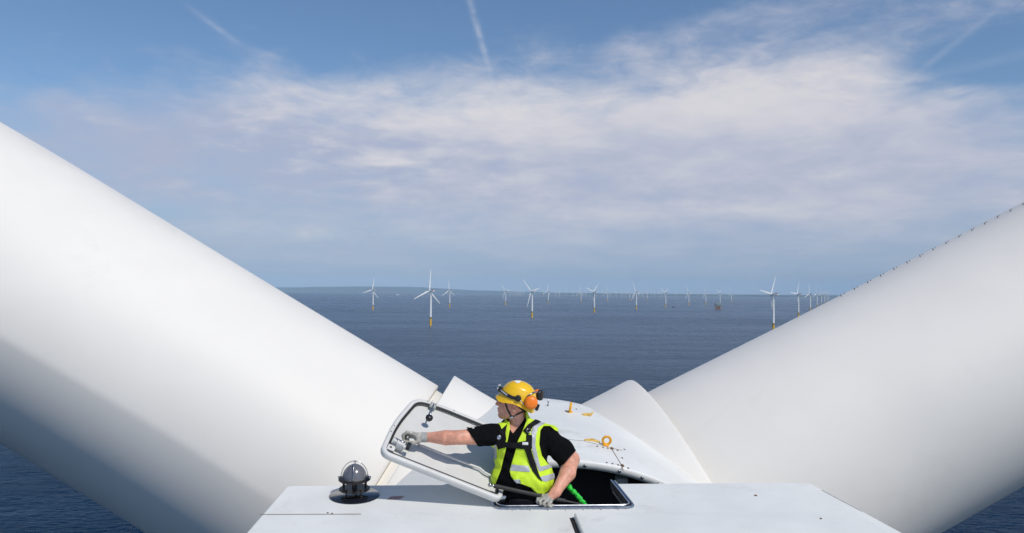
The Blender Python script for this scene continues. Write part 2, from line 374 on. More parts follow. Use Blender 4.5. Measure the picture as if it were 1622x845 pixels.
# offshore substation
gb = mat('substation_teal', (.17, .27, .29), .6, var=.2, vscale=.2); orange = mat('jacket_orange', (.60, .27, .13), .7, var=.15, vscale=.3)
so_ = place(1137.5, 4150); sub = thing('substation_platform', so_, 'grey green offshore substation box on short orange legs in the sea', 'platform')
E3 = np.eye(3)
mb = MB()
for sx in (-1, 1):
    for sy in (-1, 1): mb.tube([so_ + (sx * 11, sy * 8, -10), so_ + (sx * 9, sy * 7, 17)], 1.3, 8)
for a, b in (((-11, -8), (11, -8)), ((-11, 8), (11, 8)), ((-11, -8), (-11, 8)), ((11, -8), (11, 8))):
    mb.tube([so_ + (*a, 1), so_ + (b[0] * .85, b[1] * .9, 16)], .7, 6); mb.tube([so_ + (*b, 1), so_ + (a[0] * .85, a[1] * .9, 16)], .7, 6)
mb.tube([so_ + (0, 0, -10), so_ + (0, 0, 17)], 3, 10)
mb.build('jacket', orange, sub, auto=40)
MB().bbox(so_ + (0, 0, 25), E3, (15, 9, 6.5), .6).build('deck_module', gb, sub, auto=30)
MB().box(so_ + (0, 0, 17.6), E3, (18, 11, .7)).build('cellar_deck', orange, sub, smooth=False)
MB().box(so_ + (2, 0, 32.2), E3, (9, 7, .5)).build('helideck', mat('deck_pale', (.4, .45, .45), .7), sub, smooth=False)
# boats
def boat(px, by, L, hull, top, name, label):
    o = place(px, D_from_base(px, by)); b = thing(name, o, label, 'boat')
    V = []; n = 7
    for i in range(n):
        t = i / (n - 1); w = L * .14 * (1 if t < .6 else max(.04, 1 - ((t - .6) / .4) ** 2)); x = (t - .5) * L; sh = L * .02 * (t ** 2) * 3
        V += [(x, -w * .7, -.5), (x, w * .7, -.5), (x, w, L * .09 + sh), (x, -w, L * .09 + sh)]
    Fc = [(i * 4 + j, (i + 1) * 4 + j, (i + 1) * 4 + (j + 1) % 4, i * 4 + (j + 1) % 4) for i in range(n - 1) for j in range(4)] + [(3, 2, 1, 0), tuple((n - 1) * 4 + j for j in range(4))]
    put('hull', np.array(V) + o, Fc, hull, b, smooth=False)
    MB().bbox(o + (-.08 * L, 0, L * .15), E3, (L * .22, L * .1, L * .07), L * .01).build('cabin', top, b, auto=30)
    mb = MB(); mb.tube([o + (-.1 * L, 0, L * .2), o + (-.1 * L, 0, L * .36)], L * .012, 6); mb.build('mast', top, b)
navy = mat('navy_hull', (.02, .03, .06), .5)
boat(1067, 487.2, 19, navy, navy, 'work_boat', 'small dark work boat on the sea near the turbines')
boat(630, 467.9, 60, far_white, far_white, 'ship', 'tiny white ship on the horizon left of the largest turbine')
#@@PART2
# ------------------------------------------------------------------ the near turbine (frame: EXV right, NV forward along the shaft, EZ up from the shaft)
PSI = .0668878; TAU = R_(5.5)
EXV = np.array([math.cos(PSI), math.sin(PSI), 0]); NV = np.array([-math.sin(PSI) * math.cos(TAU), math.cos(PSI) * math.cos(TAU), math.sin(TAU)]); EZ = np.cross(EXV, NV)
H = np.array([.267025, 9.13551, -3.434045]) + CAM
RZ = 2.205                                            # roof height above the shaft
def N(e, s, u): return H + np.multiply.outer(np.asarray(e, float), EXV) + np.multiply.outer(np.asarray(s, float), NV) + np.multiply.outer(np.asarray(u, float), EZ)
def on_plane(px, py, q, nrm):
    d = ray(px, py); return CAM + d * ((q - CAM) @ nrm) / (d @ nrm)
def roof(px, py, h=0.):
    q = on_plane(px, py, N(0, 0, RZ + h), EZ) - H; return np.array([q @ EXV, q @ NV])
own = thing('wind_turbine', H, 'huge near white turbine whose open nacelle roof and two thick raised blades fill the foreground', 'wind turbine')
NB = np.stack([EXV, NV, EZ])
# --- nacelle
FL = roof(455, 768); FR = roof(1287, 768); BLp = roof(388, 845); BRp = roof(1430, 845)
def ext(a, b, s): return b + (b - a) * ((s - b[1]) / (b[1] - a[1]))
BL = ext(FL, BLp, -6.5); BR = ext(FR, BRp, -6.5); BL2 = np.array([-2.45, -13.]); BR2 = np.array([2.45, -13.])
FS = -2.57
h0 = roof(797, 805)[0]; h1 = roof(999, 803)[0]; hn = roof(900, 804)[1]; slope = (roof(997, 803) - roof(968, 767)); hs = slope[0] / slope[1]
hl = h0 - .04
notchR = h1 + hs * (FS - hn)
outline = [FL, (hl, FS), (hl, hn), (h1, hn), (notchR, FS), (FR[0], FS), BR, BR2, BL2, BL]
outline = np.array([tuple(p) for p in outline]); outline[0, 1] = FS
RO = rounded(outline, [.06, .03, .05, .05, .03, .06, .3, .3, .3, .3], 5)
nac = MB().add(np.zeros((0, 3)), []); Vr = []; rings = [(.018, 0), (.008, -.003), (.002, -.009), (0, -.02), (0, -.06)]
for d, u in rings:
    q = inset(RO, d); Vr.append(N(q[:, 0], q[:, 1], RZ + u))
m = len(RO); Fc = [list(range(m))]
for i in range(len(rings) - 1):
    for j in range(m): Fc.append((i * m + j, i * m + (j + 1) % m, (i + 1) * m + (j + 1) % m, (i + 1) * m + j))
nacelle = put('nacelle', np.concatenate(Vr), Fc, gel_roof, own, auto=50)
# sides and belly under the roof
sec = [(1.0, -.055), (1.03, -.9), (1.0, -2.4), (.85, -3.6), (.55, -4.0)]
V = []; ss = [FS + .0, -4, -6.5, -9.5, -13]
wl = [(-FL[0], FR[0]), (-ext(FL, BLp, -4)[0], ext(FR, BRp, -4)[0]), (-BL[0], BR[0]), (2.46, 2.46), (2.45, 2.45)]
for s, (a, b) in zip(ss, wl):
    ring = [(-a * k, u) for k, u in sec] + [(b * k, u) for k, u in sec[::-1]]
    V.append(N([r[0] for r in ring], s, [RZ + r[1] - .002 for r in ring]))
n = 10; Fc = [(i * n + j, (i + 1) * n + j, (i + 1) * n + j + 1, i * n + j + 1) for i in range(4) for j in range(n - 1)] + [tuple(4 * n + j for j in range(n))]
put('side_shell', np.concatenate(V), Fc, gel, own, auto=40)
# room below the hatch, its shade painted in as near-black walls
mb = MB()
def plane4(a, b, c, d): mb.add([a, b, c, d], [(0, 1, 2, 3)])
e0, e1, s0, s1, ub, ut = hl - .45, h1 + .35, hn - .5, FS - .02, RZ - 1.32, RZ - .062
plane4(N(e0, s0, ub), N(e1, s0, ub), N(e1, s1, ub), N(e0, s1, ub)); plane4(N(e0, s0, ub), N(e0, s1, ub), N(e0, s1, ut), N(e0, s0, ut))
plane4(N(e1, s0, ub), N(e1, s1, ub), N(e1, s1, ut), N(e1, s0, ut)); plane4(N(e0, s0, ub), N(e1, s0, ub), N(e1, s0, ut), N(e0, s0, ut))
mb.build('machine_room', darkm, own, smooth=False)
mb = MB(); mb.lathe([(0, -.30), (1.12, -.30), (1.12, -.36), (1.2, -.42), (1.42, -.42), (1.5, -.36), (1.5, .3)], N(0, -2.0, 0), NV, 96)
mb.build('main_bearing', bearm, own, auto=30)
mb = MB(); mb.lathe([(1.49, 0), (2.2, 0)], N(0, -1.78, 0), NV, 64); mb.build('hub_bulkhead', darkm, own)  # disc coloured near-black so the gap behind the rim looks shaded
mb = MB(); mb.lathe([(0, -.5), (1.35, -.5), (1.45, -.2), (1.45, 0)], N(0, -2.6, -.35), NV, 48)
# tower
mb = MB(); tb = N(0, -4.6, 0); mb.lathe([(1.6, tb[2] - 1.7), (1.9, 45), (2.35, 20.5), (2.5, 20.4), (2.5, -12)], (tb[0], tb[1], 0), (0, 0, 1), 40); mb.build('tower', gel, own, auto=40)
# roof details
def sweep(path, prof, closed=False, h=0.):
    """profile (offset to the left of the path, height) swept along a path on the roof plane"""
    path = np.asarray(path, float); T = np.gradient(path, axis=0)
    if closed: T = np.roll(path, -1, 0) - np.roll(path, 1, 0)
    T /= np.linalg.norm(T, axis=1)[:, None]; L = np.stack([-T[:, 1], T[:, 0]], 1); k = len(prof)
    V = []
    for p, l in zip(path, L):
        for o, u in prof: q = p + l * o; V.append(N(q[0], q[1], RZ + u + h))
    m = len(path); r = range(m if closed else m - 1)
    return np.array(V), [(i * k + j, i * k + (j + 1) % k, ((i + 1) % m) * k + (j + 1) % k, ((i + 1) % m) * k + j) for i in r for j in range(k)]
hp = np.array([(hl, FS + .03), (hl, hn), (h1, hn), (notchR, FS + .03)])
def hpath(off):
    q = hp.copy(); q[0, 0] -= off; q[1] += (-off, -off); q[2] += (off, -off); q[3, 0] += off
    r = rounded(q, .07, 8)[8:-8]; return np.concatenate([[q[0]], r, [q[3]]])
hp_ = hpath(-.004); dense = np.concatenate([np.linspace(hp_[i], hp_[i + 1], 4, endpoint=False) for i in range(len(hp_) - 1)] + [hp_[-1:]])
mb = MB(); mb.add(*sweep(dense, [(0, -.05), (0, .016), (-.003, .020), (-.009, .020), (-.012, .016), (-.012, -.05)])); frame = mb.build('hatch_frame', alu, own, auto=35)
q_ = hpath(.024); dense2 = np.concatenate([np.linspace(q_[i], q_[i + 1], 4, endpoint=False) for i in range(len(q_) - 1)] + [q_[-1:]])
mb = MB(); mb.add(*sweep(dense2, [(.006, .001), (.006, .012), (-.004, .014), (-.012, .009), (-.014, .001)])); mb.build('flange', alu, frame, auto=35)
mb = MB(); mb.add(*sweep((dense + dense2) / 2, [(.004, .001), (.004, .010), (-.004, .010), (-.004, .001)])); mb.build('seal', rubber, frame, auto=35)
# screws along the near flange
mb = MB()
for k in range(7):
    e = hl + .1 + k * (h1 - hl - .2) / 6; mb.lathe([(.004, 0), (.0035, .002), (0, .003)], N(e, hn - .055, RZ + .001), EZ, 8)
mb.build('screw_row', rust, frame)
# service panel lying on the roof to the right of the slit
p0 = roof(909, 816, .02); p1 = roof(1371, 812, .02)
pp = rounded([(p0[0], p0[1]), (p1[0] - .06, p1[1]), (p1[0] + .02, -4.9), (p0[0] + .02, -4.9)], [.012, .05, .05, .012], 4)
V = []; 
for d, u in ((.012, .035), (.003, .031), (0, .024), (0, .0005)):
    q = inset(pp, d); V.append(N(q[:, 0], q[:, 1], RZ + u))
k = len(pp); Fc = [list(range(k))] + [(i * k + j, i * k + (j + 1) % k, (i + 1) * k + (j + 1) % k, (i + 1) * k + j) for i in range(3) for j in range(k)]
put('roof_panel', np.concatenate(V), Fc, gel_roof, nacelle, auto=50)
mb = MB(); a = p0; mb.add([N(a[0] - .030, a[1] - .005, RZ + .002), N(a[0] - .002, a[1] - .005, RZ + .002), N(a[0] + .02, -4.9, RZ + .002), N(a[0] - .025, -4.9, RZ + .002)], [(0, 1, 2, 3)])
mb.build('panel_gap', darkm, nacelle, smooth=False)
a = roof(412, 815.5); b = roof(572, 815); mb = MB(); mb.add(*sweep([a, (a + b) / 2 , b], [(.003, .0015), (.003, .0025), (-.003, .0025), (-.003, .0015)])); mb.build('seam', rust, nacelle, smooth=False)
a = roof(1302, 777); b = roof(1366, 811); mb = MB(); mb.add(*sweep([a, (a + b) / 2, b], [(.004, .0015), (.002, .006), (-.004, .0015)])); mb.build('edge_strip', gel, nacelle)
red_st = mat('faded_sticker', (.42, .25, .22), .6, var=.25, vscale=60)
mb = MB(); q = [roof(*p) for p in ((612, 792), (620, 787), (641, 786.4), (634, 791))]; mb.add([N(x[0], x[1], RZ + u) for u in (.001, .002) for x in q], [(3, 2, 1, 0), (4, 5, 6, 7), (0, 1, 5, 4), (1, 2, 6, 5), (2, 3, 7, 6), (3, 0, 4, 7)]); mb.build('sticker', red_st, nacelle, smooth=False)
for px, py, r in ((1197, 785.5, .012), (519, 813, .007), (526, 814, .006), (1300, 830, .009)):
    q = roof(px, py); mb = MB(); mb.lathe([(r, 0), (r * .9, .004), (0, .005)], N(q[0], q[1], RZ + (.035 if py > 825 else .0005)), EZ, 10); mb.build('plug', rust, nacelle)
tape_y = mat('faded_yellow', (.80, .50, .10), .6, var=.25, vscale=25)
grime = mat('grime', (.42, .37, .31), .8, var=.4, vscale=50)
mb = MB(); cc = np.array([(e, hn - .040 + .0015 * math.sin(e * 37)) for e in np.linspace(hl + .05, h1 - .02, 60)]); wv = [.0025 + .0022 * math.sin(i * 1.7) + .0012 * math.sin(i * 4.1) for i in range(60)]
Vg = []
for (e, s_), w in zip(cc, wv): Vg += [N(e, s_ - w, RZ + .0006), N(e, s_ + w, RZ + .0006), N(e, s_ + w, RZ + .0012), N(e, s_ - w, RZ + .0012)]
mb.add(Vg, [(i * 4 + j, (i + 1) * 4 + j, (i + 1) * 4 + (j + 1) % 4, i * 4 + (j + 1) % 4) for i in range(59) for j in range(4)]); mb.build('grime_line', grime, nacelle, smooth=False)
# --- hub cover
SP = [(2.145, -1.99), (2.160, -2.015), (2.205, -2.015), (2.216, -2.005), (2.219, -1.985), (2.226, -1.88), (2.258, -1.2), (2.27, -.6), (2.25, 0), (2.17, .5), (2.0, 1.0), (1.72, 1.5), (1.3, 1.95), (.8, 2.25), (.3, 2.38), (0, 2.4)]
SPs = np.array(SP)
def spr(s): return np.interp(s, SPs[4:, 1], SPs[4:, 0])
from math import pi
tt = np.linspace(0, 1, 60)
fine = SP[:6] + [(float(np.interp(s, SPs[5:, 1], SPs[5:, 0])), float(s)) for s in np.linspace(-1.88, 2.4, 40)[1:]]
mb = MB(); mb.lathe(fine, H, NV, 128); spinner = mb.build('hub_cover', gel_roof, own, auto=60)
mb = MB(); mb.lathe([(2.147, -1.985), (2.147, -1.6)], H, NV, 96); mb.build('inner_lip', darkm, spinner)
def spin_hit(px, py):
    d = ray(px, py); d = d / np.linalg.norm(d); t = 5.5
    for _ in range(4000):
        q = CAM + d * t - H; s = q @ NV; r = np.linalg.norm(q - s * NV)
        if -2.05 < s < 2.3 and r <= spr(s): break
        t += .003
    rad = (q - s * NV) / max(r, 1e-6); sl = (spr(s + .05) - spr(s - .05)) / .1
    nrm = rad - sl * NV; nrm /= np.linalg.norm(nrm)
    return q + H, nrm
for px, py in ((946, 707.5), (955, 709), (962.5, 710.5), (978, 714), (989, 712.5), (985.5, 726), (961, 733.4), (970, 735), (979, 737), (995, 742), (867.5, 643.5), (913, 648.5)):
    q, nr = spin_hit(px, py); MB().lathe([(.010, -.002), (.0095, .004), (.005, .006), (0, .006)], q, nr, 8).build('bolt', rust, spinner)
for px, py in ((969, 711.5), (985.5, 738.6)):
    q, nr = spin_hit(px, py); MB().lathe([(.018, -.002), (.016, .009), (.010, .014), (0, .016)], q, nr, 10).build('bolt', rust, spinner)
q, nr = spin_hit(868, 643); MB().tube([q, q + nr * .07], .007, 8).build('stud', steel, spinner)
# flange bolts on the rim
for px in (926.5, 981, 1017, 1043):
    d = ray(px, 740); best = None
    for py in np.arange(732, 775, .25):
        qq = on_plane(px, py, H - NV * 2.02, NV) - H; r = np.linalg.norm(qq - (qq @ NV) * NV)
        if best is None or abs(r - 2.183) < best[0]: best = (abs(r - 2.183), qq + H)
    MB().lathe([(.014, 0), (.014, .014), (.008, .02), (0, .02)], best[1] + NV * .004, -NV, 8).build('bolt', steel, spinner)
def seam(pts, w=.004):
    mb = MB(); P3 = []
    for i in range(len(pts) - 1):
        for t in np.linspace(0, 1, 12)[:-1]: P3.append(spin_hit(*(np.array(pts[i]) * (1 - t) + np.array(pts[i + 1]) * t)))
    P3.append(spin_hit(*pts[-1])); mb.tube([q + nr * .0008 for q, nr in P3], w, 6); mb.build('seam', rust, spinner)
seam([(969, 712), (985, 738), (987, 746)], .0035); seam([(880, 695), (925, 699), (985, 714)], .002)
# lifting eyes
for (px, py, rr_, turn) in ((959, 706, .036, 0.), (902.5, 653.5, .042, 1.35)):
    q, nr = spin_hit(px, py); side = np.cross(nr, -NV); side /= np.linalg.norm(side); side2 = math.cos(turn) * side + math.sin(turn) * NV
    t = np.linspace(0, 2 * pi, 25); c = q + nr * (rr_ + .012)
    mb = MB(); mb.tube([c + rr_ * (math.cos(a) * side2 + math.sin(a) * nr) for a in t], .0115, 10, caps=False); mb.lathe([(.03, 0), (.03, .01), (.02, .016), (0, .016)], q, nr, 14)
    mb.build('lifting_eye', eye_y, spinner)
def patch(pxs, name, m, h=.006):
    P3 = [spin_hit(*p) for p in pxs]; k = len(P3); V = [q + nr * .0005 for q, nr in P3] + [q + nr * h for q, nr in P3]
    mb = MB(); mb.add(V, [tuple(range(k, 2 * k)), tuple(range(k))[::-1]] + [(i, (i + 1) % k, (i + 1) % k + k, i + k) for i in range(k)]); return mb.build(name, m, spinner, smooth=False)
patch([(920, 656.5), (927, 655), (935, 655), (941, 652.5), (938, 657), (936, 660), (925, 659)], 'yellow_tape', tape_y, .003)
patch([(925, 696.5), (938, 695), (951, 700), (950, 702), (938, 699.5), (926, 698.5)], 'yellow_tape', tape_y, .003)
MB().bbox(P(982, 757, 7.25), NB, (.05, .12, .035), .01).build('rim_bracket', gel_lid, spinner, auto=30)
# collars round the blade roots
AL = np.array([-.85589387, -.00499994, .51712734]); AR = np.array([.88060831, .05653504, .4704602]); AL /= np.linalg.norm(AL); AR /= np.linalg.norm(AR)
AD = -(AL + AR); AD -= AD @ NV * NV; AD /= np.linalg.norm(AD)
for a, r, L in ((AL, 1.65, 2.05), (AR, 1.635, 2.14), (AD, 1.64, 2.13)):
    e = .045 if a is AR else .012
    mb = MB(); mb.lathe([(r + .02, 1.0), (r, L - .3), (r, L - e), (r - e * .3, L - e * .25), (r - e, L), (r - .07, L - .005), (r - .075, L - .25)], H, a, 128); mb.build('blade_collar', gel, spinner, auto=40)
    mb = MB(); mb.lathe([(1.0, L - .22), (r - .07, L - .22)], H, a, 64); mb.build('collar_seal', rubber, spinner)
    if a is AR: continue
    mb = MB(); mb.lathe([(1.2, L - .3), (1.40, L - .3), (1.405, L + .075), (1.40, L + .082), (1.38, L + .085)], H, a, 128); mb.build('root_ring', gel, spinner, auto=40)
# blades
def near_blade(a, r_prof, crease, sgn, s_0):
    t1 = -NV - (-NV @ a) * a; t1 /= np.linalg.norm(t1)          # towards the nacelle side
    t2 = np.cross(a, t1) * sgn                                   # in the rotor plane, upper side
    if t2[2] < 0: t2 = -t2
    st = np.concatenate([[s_0, s_0 + .012, s_0 + .05, 2.5], np.linspace(3, 12, 28), np.linspace(13, 54, 24)]); n = 240
    V = []
    for s in st:
        r = np.interp(s, [2.2, 7.2, 12, 20, 54], r_prof)
        ax_ = np.interp(s, [0, 4, 12, 20, 54], [1.42, 1.42, 2.0, 1.9, .15])   # chord half width along the shaft (feathered)
        ax_ = max(ax_, r) if s < 5 else ax_
        if s < s_0 + .01 and s_0 > 2: r *= .99; ax_ *= .99
        for j in range(n):
            th = 2 * pi * j / n                                  # 0 = towards the camera side, +90 = up
            k = 1.0
            if crease:
                dlt = math.degrees(th) - (360 - crease[0]); dlt = (dlt + 180) % 360 - 180
                kk = crease[1] * min(1, (s - 1.0) / 2.5) if s < 12 else crease[1] * max(0, (20 - s) / 8)
                k = 1 + kk * (max(0, 1 - dlt / 60) if dlt > 0 else max(0, 1 + dlt / 56) ** 2)
            V.append(H + a * s + k * (ax_ * math.cos(th) * t1 + r * math.sin(th) * t2))
    Fc = [(i * n + j, i * n + (j + 1) % n, (i + 1) * n + (j + 1) % n, (i + 1) * n + j) for i in range(len(st) - 1) for j in range(n)] + [tuple((len(st) - 1) * n + j for j in range(n)), tuple(range(n))[::-1]]
    return V, Fc, t1, t2
V, Fc, _, _ = near_blade(AL, [1.456, 1.396, 1.25, .9, .08], (-3, .055, 44), 1, 2.135); bl = put('blade', V, Fc, gel, own, auto=None); bl['label'] = 'left raised white blade with its underside in shade'
V, Fc, t1, t2 = near_blade(AR, [1.411, 1.239, 1.1, .9, .08], None, 1, 1.95); br = put('blade', V, Fc, gel, own, auto=None); br['label'] = 'right raised white blade with a row of small fins on its top edge'
V, Fc, _, _ = near_blade(AD, [1.42, 1.3, 1.1, .9, .08], None, 1, 2.2); bd = put('blade', V, Fc, gel, own, auto=None)
# small fins on the top edge of the right blade
for i in range(34):
    s = 5.15 + i * .0760 * 1.0
    s = 4.75 + (i // 2) * .178 + (.075 if i % 2 else 0)
    r = np.interp(s, [2.2, 7.2, 12], [1.411, 1.239, 1.1]); ax_ = np.interp(s, [0, 4, 12], [1.42, 1.42, 2.0]); ax_ = max(ax_, r) if s < 5 else ax_
    th = pi / 2 + .18 + (.05 if i % 2 else 0)
    q = H + AR * s + ax_ * math.cos(th) * t1 + r * math.sin(th) * t2; nr = math.cos(th) * t1 / ax_ + math.sin(th) * t2 / r; nr /= np.linalg.norm(nr)
    hgt = .025 if i % 2 == 0 else .016
    tn_ = np.cross(AR, nr); d1 = AR * .9 + tn_ * (.45 if i % 2 else -.45); d1 /= np.linalg.norm(d1); d2 = np.cross(nr, d1)
    w = .009; V = [q - d1 * w - d2 * .003 - nr * .01, q + d1 * w - d2 * .003 - nr * .01, q + d1 * w * .5 - d2 * .002 + nr * hgt]; V += [v + d2 * .006 for v in V]
    MB().add(V, [(0, 1, 2), (5, 4, 3), (0, 3, 4, 1), (1, 4, 5, 2), (2, 5, 3, 0)]).build('blade_fin', blackp, br, smooth=False)
# --- hatch lid
A_ = P(795, 792, 5.80); B_ = P(602, 715, 5.76); W1 = (B_ - A_) / np.linalg.norm(B_ - A_)
tau = R_(26); vg = np.array([0, math.cos(tau), math.sin(tau)]); vg = vg - (vg @ W1) * W1; vg /= np.linalg.norm(vg); LN = np.cross(vg, W1)
if LN @ (CAM - A_) < 0: LN = -LN
def lid2(px, py, h=0.):
    q = on_plane(px, py, A_ + LN * h, LN) - A_; return np.array([q @ W1, q @ vg])
def L3(a, b, h): return A_ + np.multiply.outer(np.asarray(a, float), W1) + np.multiply.outer(np.asarray(b, float), vg) + np.multiply.outer(np.asarray(h, float), LN)
lp = [lid2(*p) for p in ((796, 792), (601, 715), (622, 668), (657, 628), (700, 640.5), (798, 681), (803, 735))]
LO = rounded(lp, [.07, .09, .16, .13, .3, .05, .2], 8)
V = []; rg = [(.02, -.055), (.006, -.05), (0, -.036), (0, -.012), (.004, -.004), (.012, 0), (.028, 0), (.034, -.004), (.036, -.034)]
for d, h in rg: q = inset(LO, d); V.append(L3(q[:, 0], q[:, 1], h))
k = len(LO); Fc = [list(range(k))[::-1]] + [(i * k + j, i * k + (j + 1) % k, (i + 1) * k + (j + 1) % k, (i + 1) * k + j) for i in range(len(rg) - 1) for j in range(k)] + [[(len(rg) - 1) * k + j for j in range(k)]]
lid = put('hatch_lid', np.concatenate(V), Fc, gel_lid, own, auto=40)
q = inset(LO, .044); gp = L3(q[:, 0], q[:, 1], -.012); MB().tube(np.concatenate([gp, gp[:1]]), .0085, 8, caps=False).build('gasket', rubber, lid)
LB = np.stack([W1, vg, LN])
def lidp(px, py, h=0.): a = lid2(px, py, h); return L3(a[0], a[1], h)
# upper latch: bracket, arm and knob
mb = MB(); c = lidp(686, 643, .01); mb.bbox(c, LB, (.026, .014, .014), .004); mb.bbox(c + W1 * .018 + LN * .02, LB, (.006, .012, .018), .003); mb.bbox(c - W1 * .018 + LN * .02, LB, (.006, .012, .018), .003); la = mb.build('latch', gel_lid, lid, auto=30)
kp = lidp(680, 662, .05); MB().tube([c + LN * .02, kp - (kp - c) * .1], .006, 8).build('latch_arm', steel, la)
MB().lathe([(.0, -.022), (.022, -.02), (.028, -.008), (.028, .008), (.02, .018), (0, .02)], kp, LN, 20).build('knob', blackp, la)
# lower latch by the hand
mb = MB(); c = lidp(634, 706, .02); mb.bbox(c, LB, (.030, .020, .028), .004); mb.bbox(lidp(627, 700, .012), LB, (.022, .02, .02), .004); lb = mb.build('latch', gel_lid, lid, auto=30)
MB().bbox(lidp(619.5, 710, -.005), LB, (.028, .030, .008), .004).build('latch_plate', gel_lid, lb, auto=30)
MB().lathe([(.007, 0), (.007, .006), (0, .006)], lidp(619, 709, .0035), LN, 10).build('keyhole', blackp, lb)
MB().tube([lidp(625, 694, .02), lidp(634, 699, .045), lidp(641, 702, .05)], .008, 8).build('latch_arm', steel, lb)
mb = MB(); mb.bbox(lidp(647, 707, .05), LB, (.014, .024, .02), .006); mb.build('latch_handle', blackp, lb, auto=40)
MB().bbox(lidp(641, 709, .03), LB, (.016, .014, .012), .004).build('latch_block', gel_lid, lb, auto=30)
# stay rod on the lid
MB().tube([lidp(662, 705, -.02), lidp(672, 708, -.008), lidp(692, 716, -.004), lidp(711, 723.5, -.004), lidp(740, 734.5, -.004), lidp(760, 742, -.006), lidp(768, 749, -.008), lidp(788, 759, -.01)], .009, 10).build('stay_rod', gel_lid, lid)
qs_ = inset(LO, .019); P3_ = L3(qs_[:, 0], qs_[:, 1], 0.); uv_ = proj(P3_)
for px, py in ((680, 630), (623, 671), (619, 683), (735, 652)):
    MB().lathe([(.005, 0), (.0045, .003), (0, .004)], P3_[np.argmin(((uv_ - (px, py)) ** 2).sum(1))], LN, 8).build('screw', rust, lid)
# hinge bracket and gas strut
q = roof(799, 797); MB().bbox(N(q[0] - .02, q[1], RZ + .03), NB, (.035, .02, .03), .006).build('hinge', alu, own, auto=30)
g0 = lidp(776, 768.5, .03); g1 = P(930, 801.5, 5.90); st = (g1 - g0) / np.linalg.norm(g1 - g0)
mb = MB(); mb.tube([g0 + st * .03, g0 + st * .55], .016, 12); mb.tube([g0 + st * .54, g1], .009, 10); strut = mb.build('gas_strut', rubber, own, auto=40)
mb = MB(); mb.ball(g0, .015, 12); mb.tube([g0, g0 + st * .045], .008, 10); mb.build('ball_joint', steel, strut)
# --- beacon on the roof
bo = roof(561.5, 785.3); bp = N(bo[0], bo[1], RZ); beacon = thing('warning_light', bp, 'grey glass dome light on black posts and round base plate, bolted on the nacelle roof', 'light')
glossb = mat('glossy_black', (.012, .014, .02), .18, coat=.5); bronze = mat('dark_bronze', (.05, .04, .035), .35, metal=.6)
domeg = mat('smoked_glass', (.13, .135, .155), .25, coat=.5, spec=.5)
MB().lathe([(.182, 0), (.182, .004), (.179, .006), (0, .006)], bp, EZ, 64).build('base_plate', glossb, beacon, auto=40)
MB().lathe([(0, .046), (.112, .049), (.113, .051), (.112, .054), (0, .054)], bp, EZ, 48).build('mount_plate', bronze, beacon, auto=40)
def disc(a, r): return bp + EXV * r * math.cos(a) + NV * r * math.sin(a)
for a in (-2.2, -.9, 1.55):
    c = disc(a, .085); MB().lathe([(.011, .006), (.011, .014), (.006, .016), (.006, .062), (.009, .063), (.009, .070), (0, .071)], c, EZ, 10).build('foot_bolt', bronze, beacon, auto=40)
for a in (.12, 3.02, 1.6):
    c = disc(a, .080); MB().lathe([(.0078, .056), (.011, .115)], c, EZ, 10).build('post', bronze, beacon, auto=40)
MB().lathe([(.0, .058), (.016, .058), (.016, .119)], disc(-1.57, .02), EZ, 12).build('lamp_socket', blackp, beacon, auto=40)
MB().lathe([(.0, .119), (.112, .119), (.116, .122), (.116, .127), (.112, .130), (.09, .132)], bp, EZ, 48).build('ring', bronze, beacon, auto=40)
for a in (0, pi): c = disc(a, .108); MB().lathe([(.012, .131), (.012, .142), (0, .144)], c, EZ, 8).build('ring_nut', steel, beacon, auto=40)
MB().lathe([(.089 * math.cos(x), .132 + .102 * math.sin(x)) for x in np.linspace(0, pi / 2, 16)], bp, EZ, 40).build('glass_dome', domeg, beacon)
t = np.linspace(0, pi, 24); MB().tube([bp + EZ * (.132 + .125 * math.sin(x)) + EXV * .098 * math.cos(x) for x in t], .0028, 6).build('guard_wire', steel, beacon)
MB().tube([bp + EZ * (.132 + .125 * math.sin(x)) + NV * .098 * math.cos(x) for x in t], .0028, 6).build('guard_wire', steel, beacon)
# ------------------------------------------------------------------ worker, grown from distance fields as continuous surfaces
def SM(a, b, k):
    h = np.clip(.5 + .5 * (b - a) / k, 0, 1); return b * (1 - h) + a * h - k * h * (1 - h)
def cone(p, a, b, ra, rb):
    a = np.asarray(a); b = np.asarray(b); ab = b - a; t = np.clip(((p - a) @ ab) / (ab @ ab), 0, 1)
    return np.linalg.norm(p - a - t[..., None] * ab, axis=-1) - (ra + (rb - ra) * t)
def chain(p, pts, rs, k=.015):
    d = None
    for i in range(len(pts) - 1):
        c = cone(p, pts[i], pts[i + 1], rs[i], rs[i + 1]); d = c if d is None else SM(d, c, k)
    return d
def ell(p, c, r, A=None):
    q = p - np.asarray(c)
    if A is not None: q = q @ np.asarray(A).T
    r = np.asarray(r); k0 = np.linalg.norm(q / r, axis=-1); k1 = np.linalg.norm(q / r ** 2, axis=-1) + 1e-9
    return k0 * (k0 - 1) / k1
def poly_sd(uv, poly):
    poly = np.asarray(poly, float); d = np.full(uv.shape[:-1], 1e9); ins = np.zeros(uv.shape[:-1], bool)
    for i in range(len(poly)):
        a, b = poly[i - 1], poly[i]; e = b - a; w = uv - a
        t = np.clip((w @ e) / (e @ e), 0, 1); d = np.minimum(d, np.sum((w - t[..., None] * e) ** 2, -1))
        c = (a[1] > uv[..., 1]) != (b[1] > uv[..., 1])
        with np.errstate(divide='ignore', invalid='ignore'): xx = (b[0] - a[0]) * (uv[..., 1] - a[1]) / (b[1] - a[1]) + a[0]
        ins ^= c & (uv[..., 0] < xx)
    return np.where(ins, -1, 1) * np.sqrt(d)
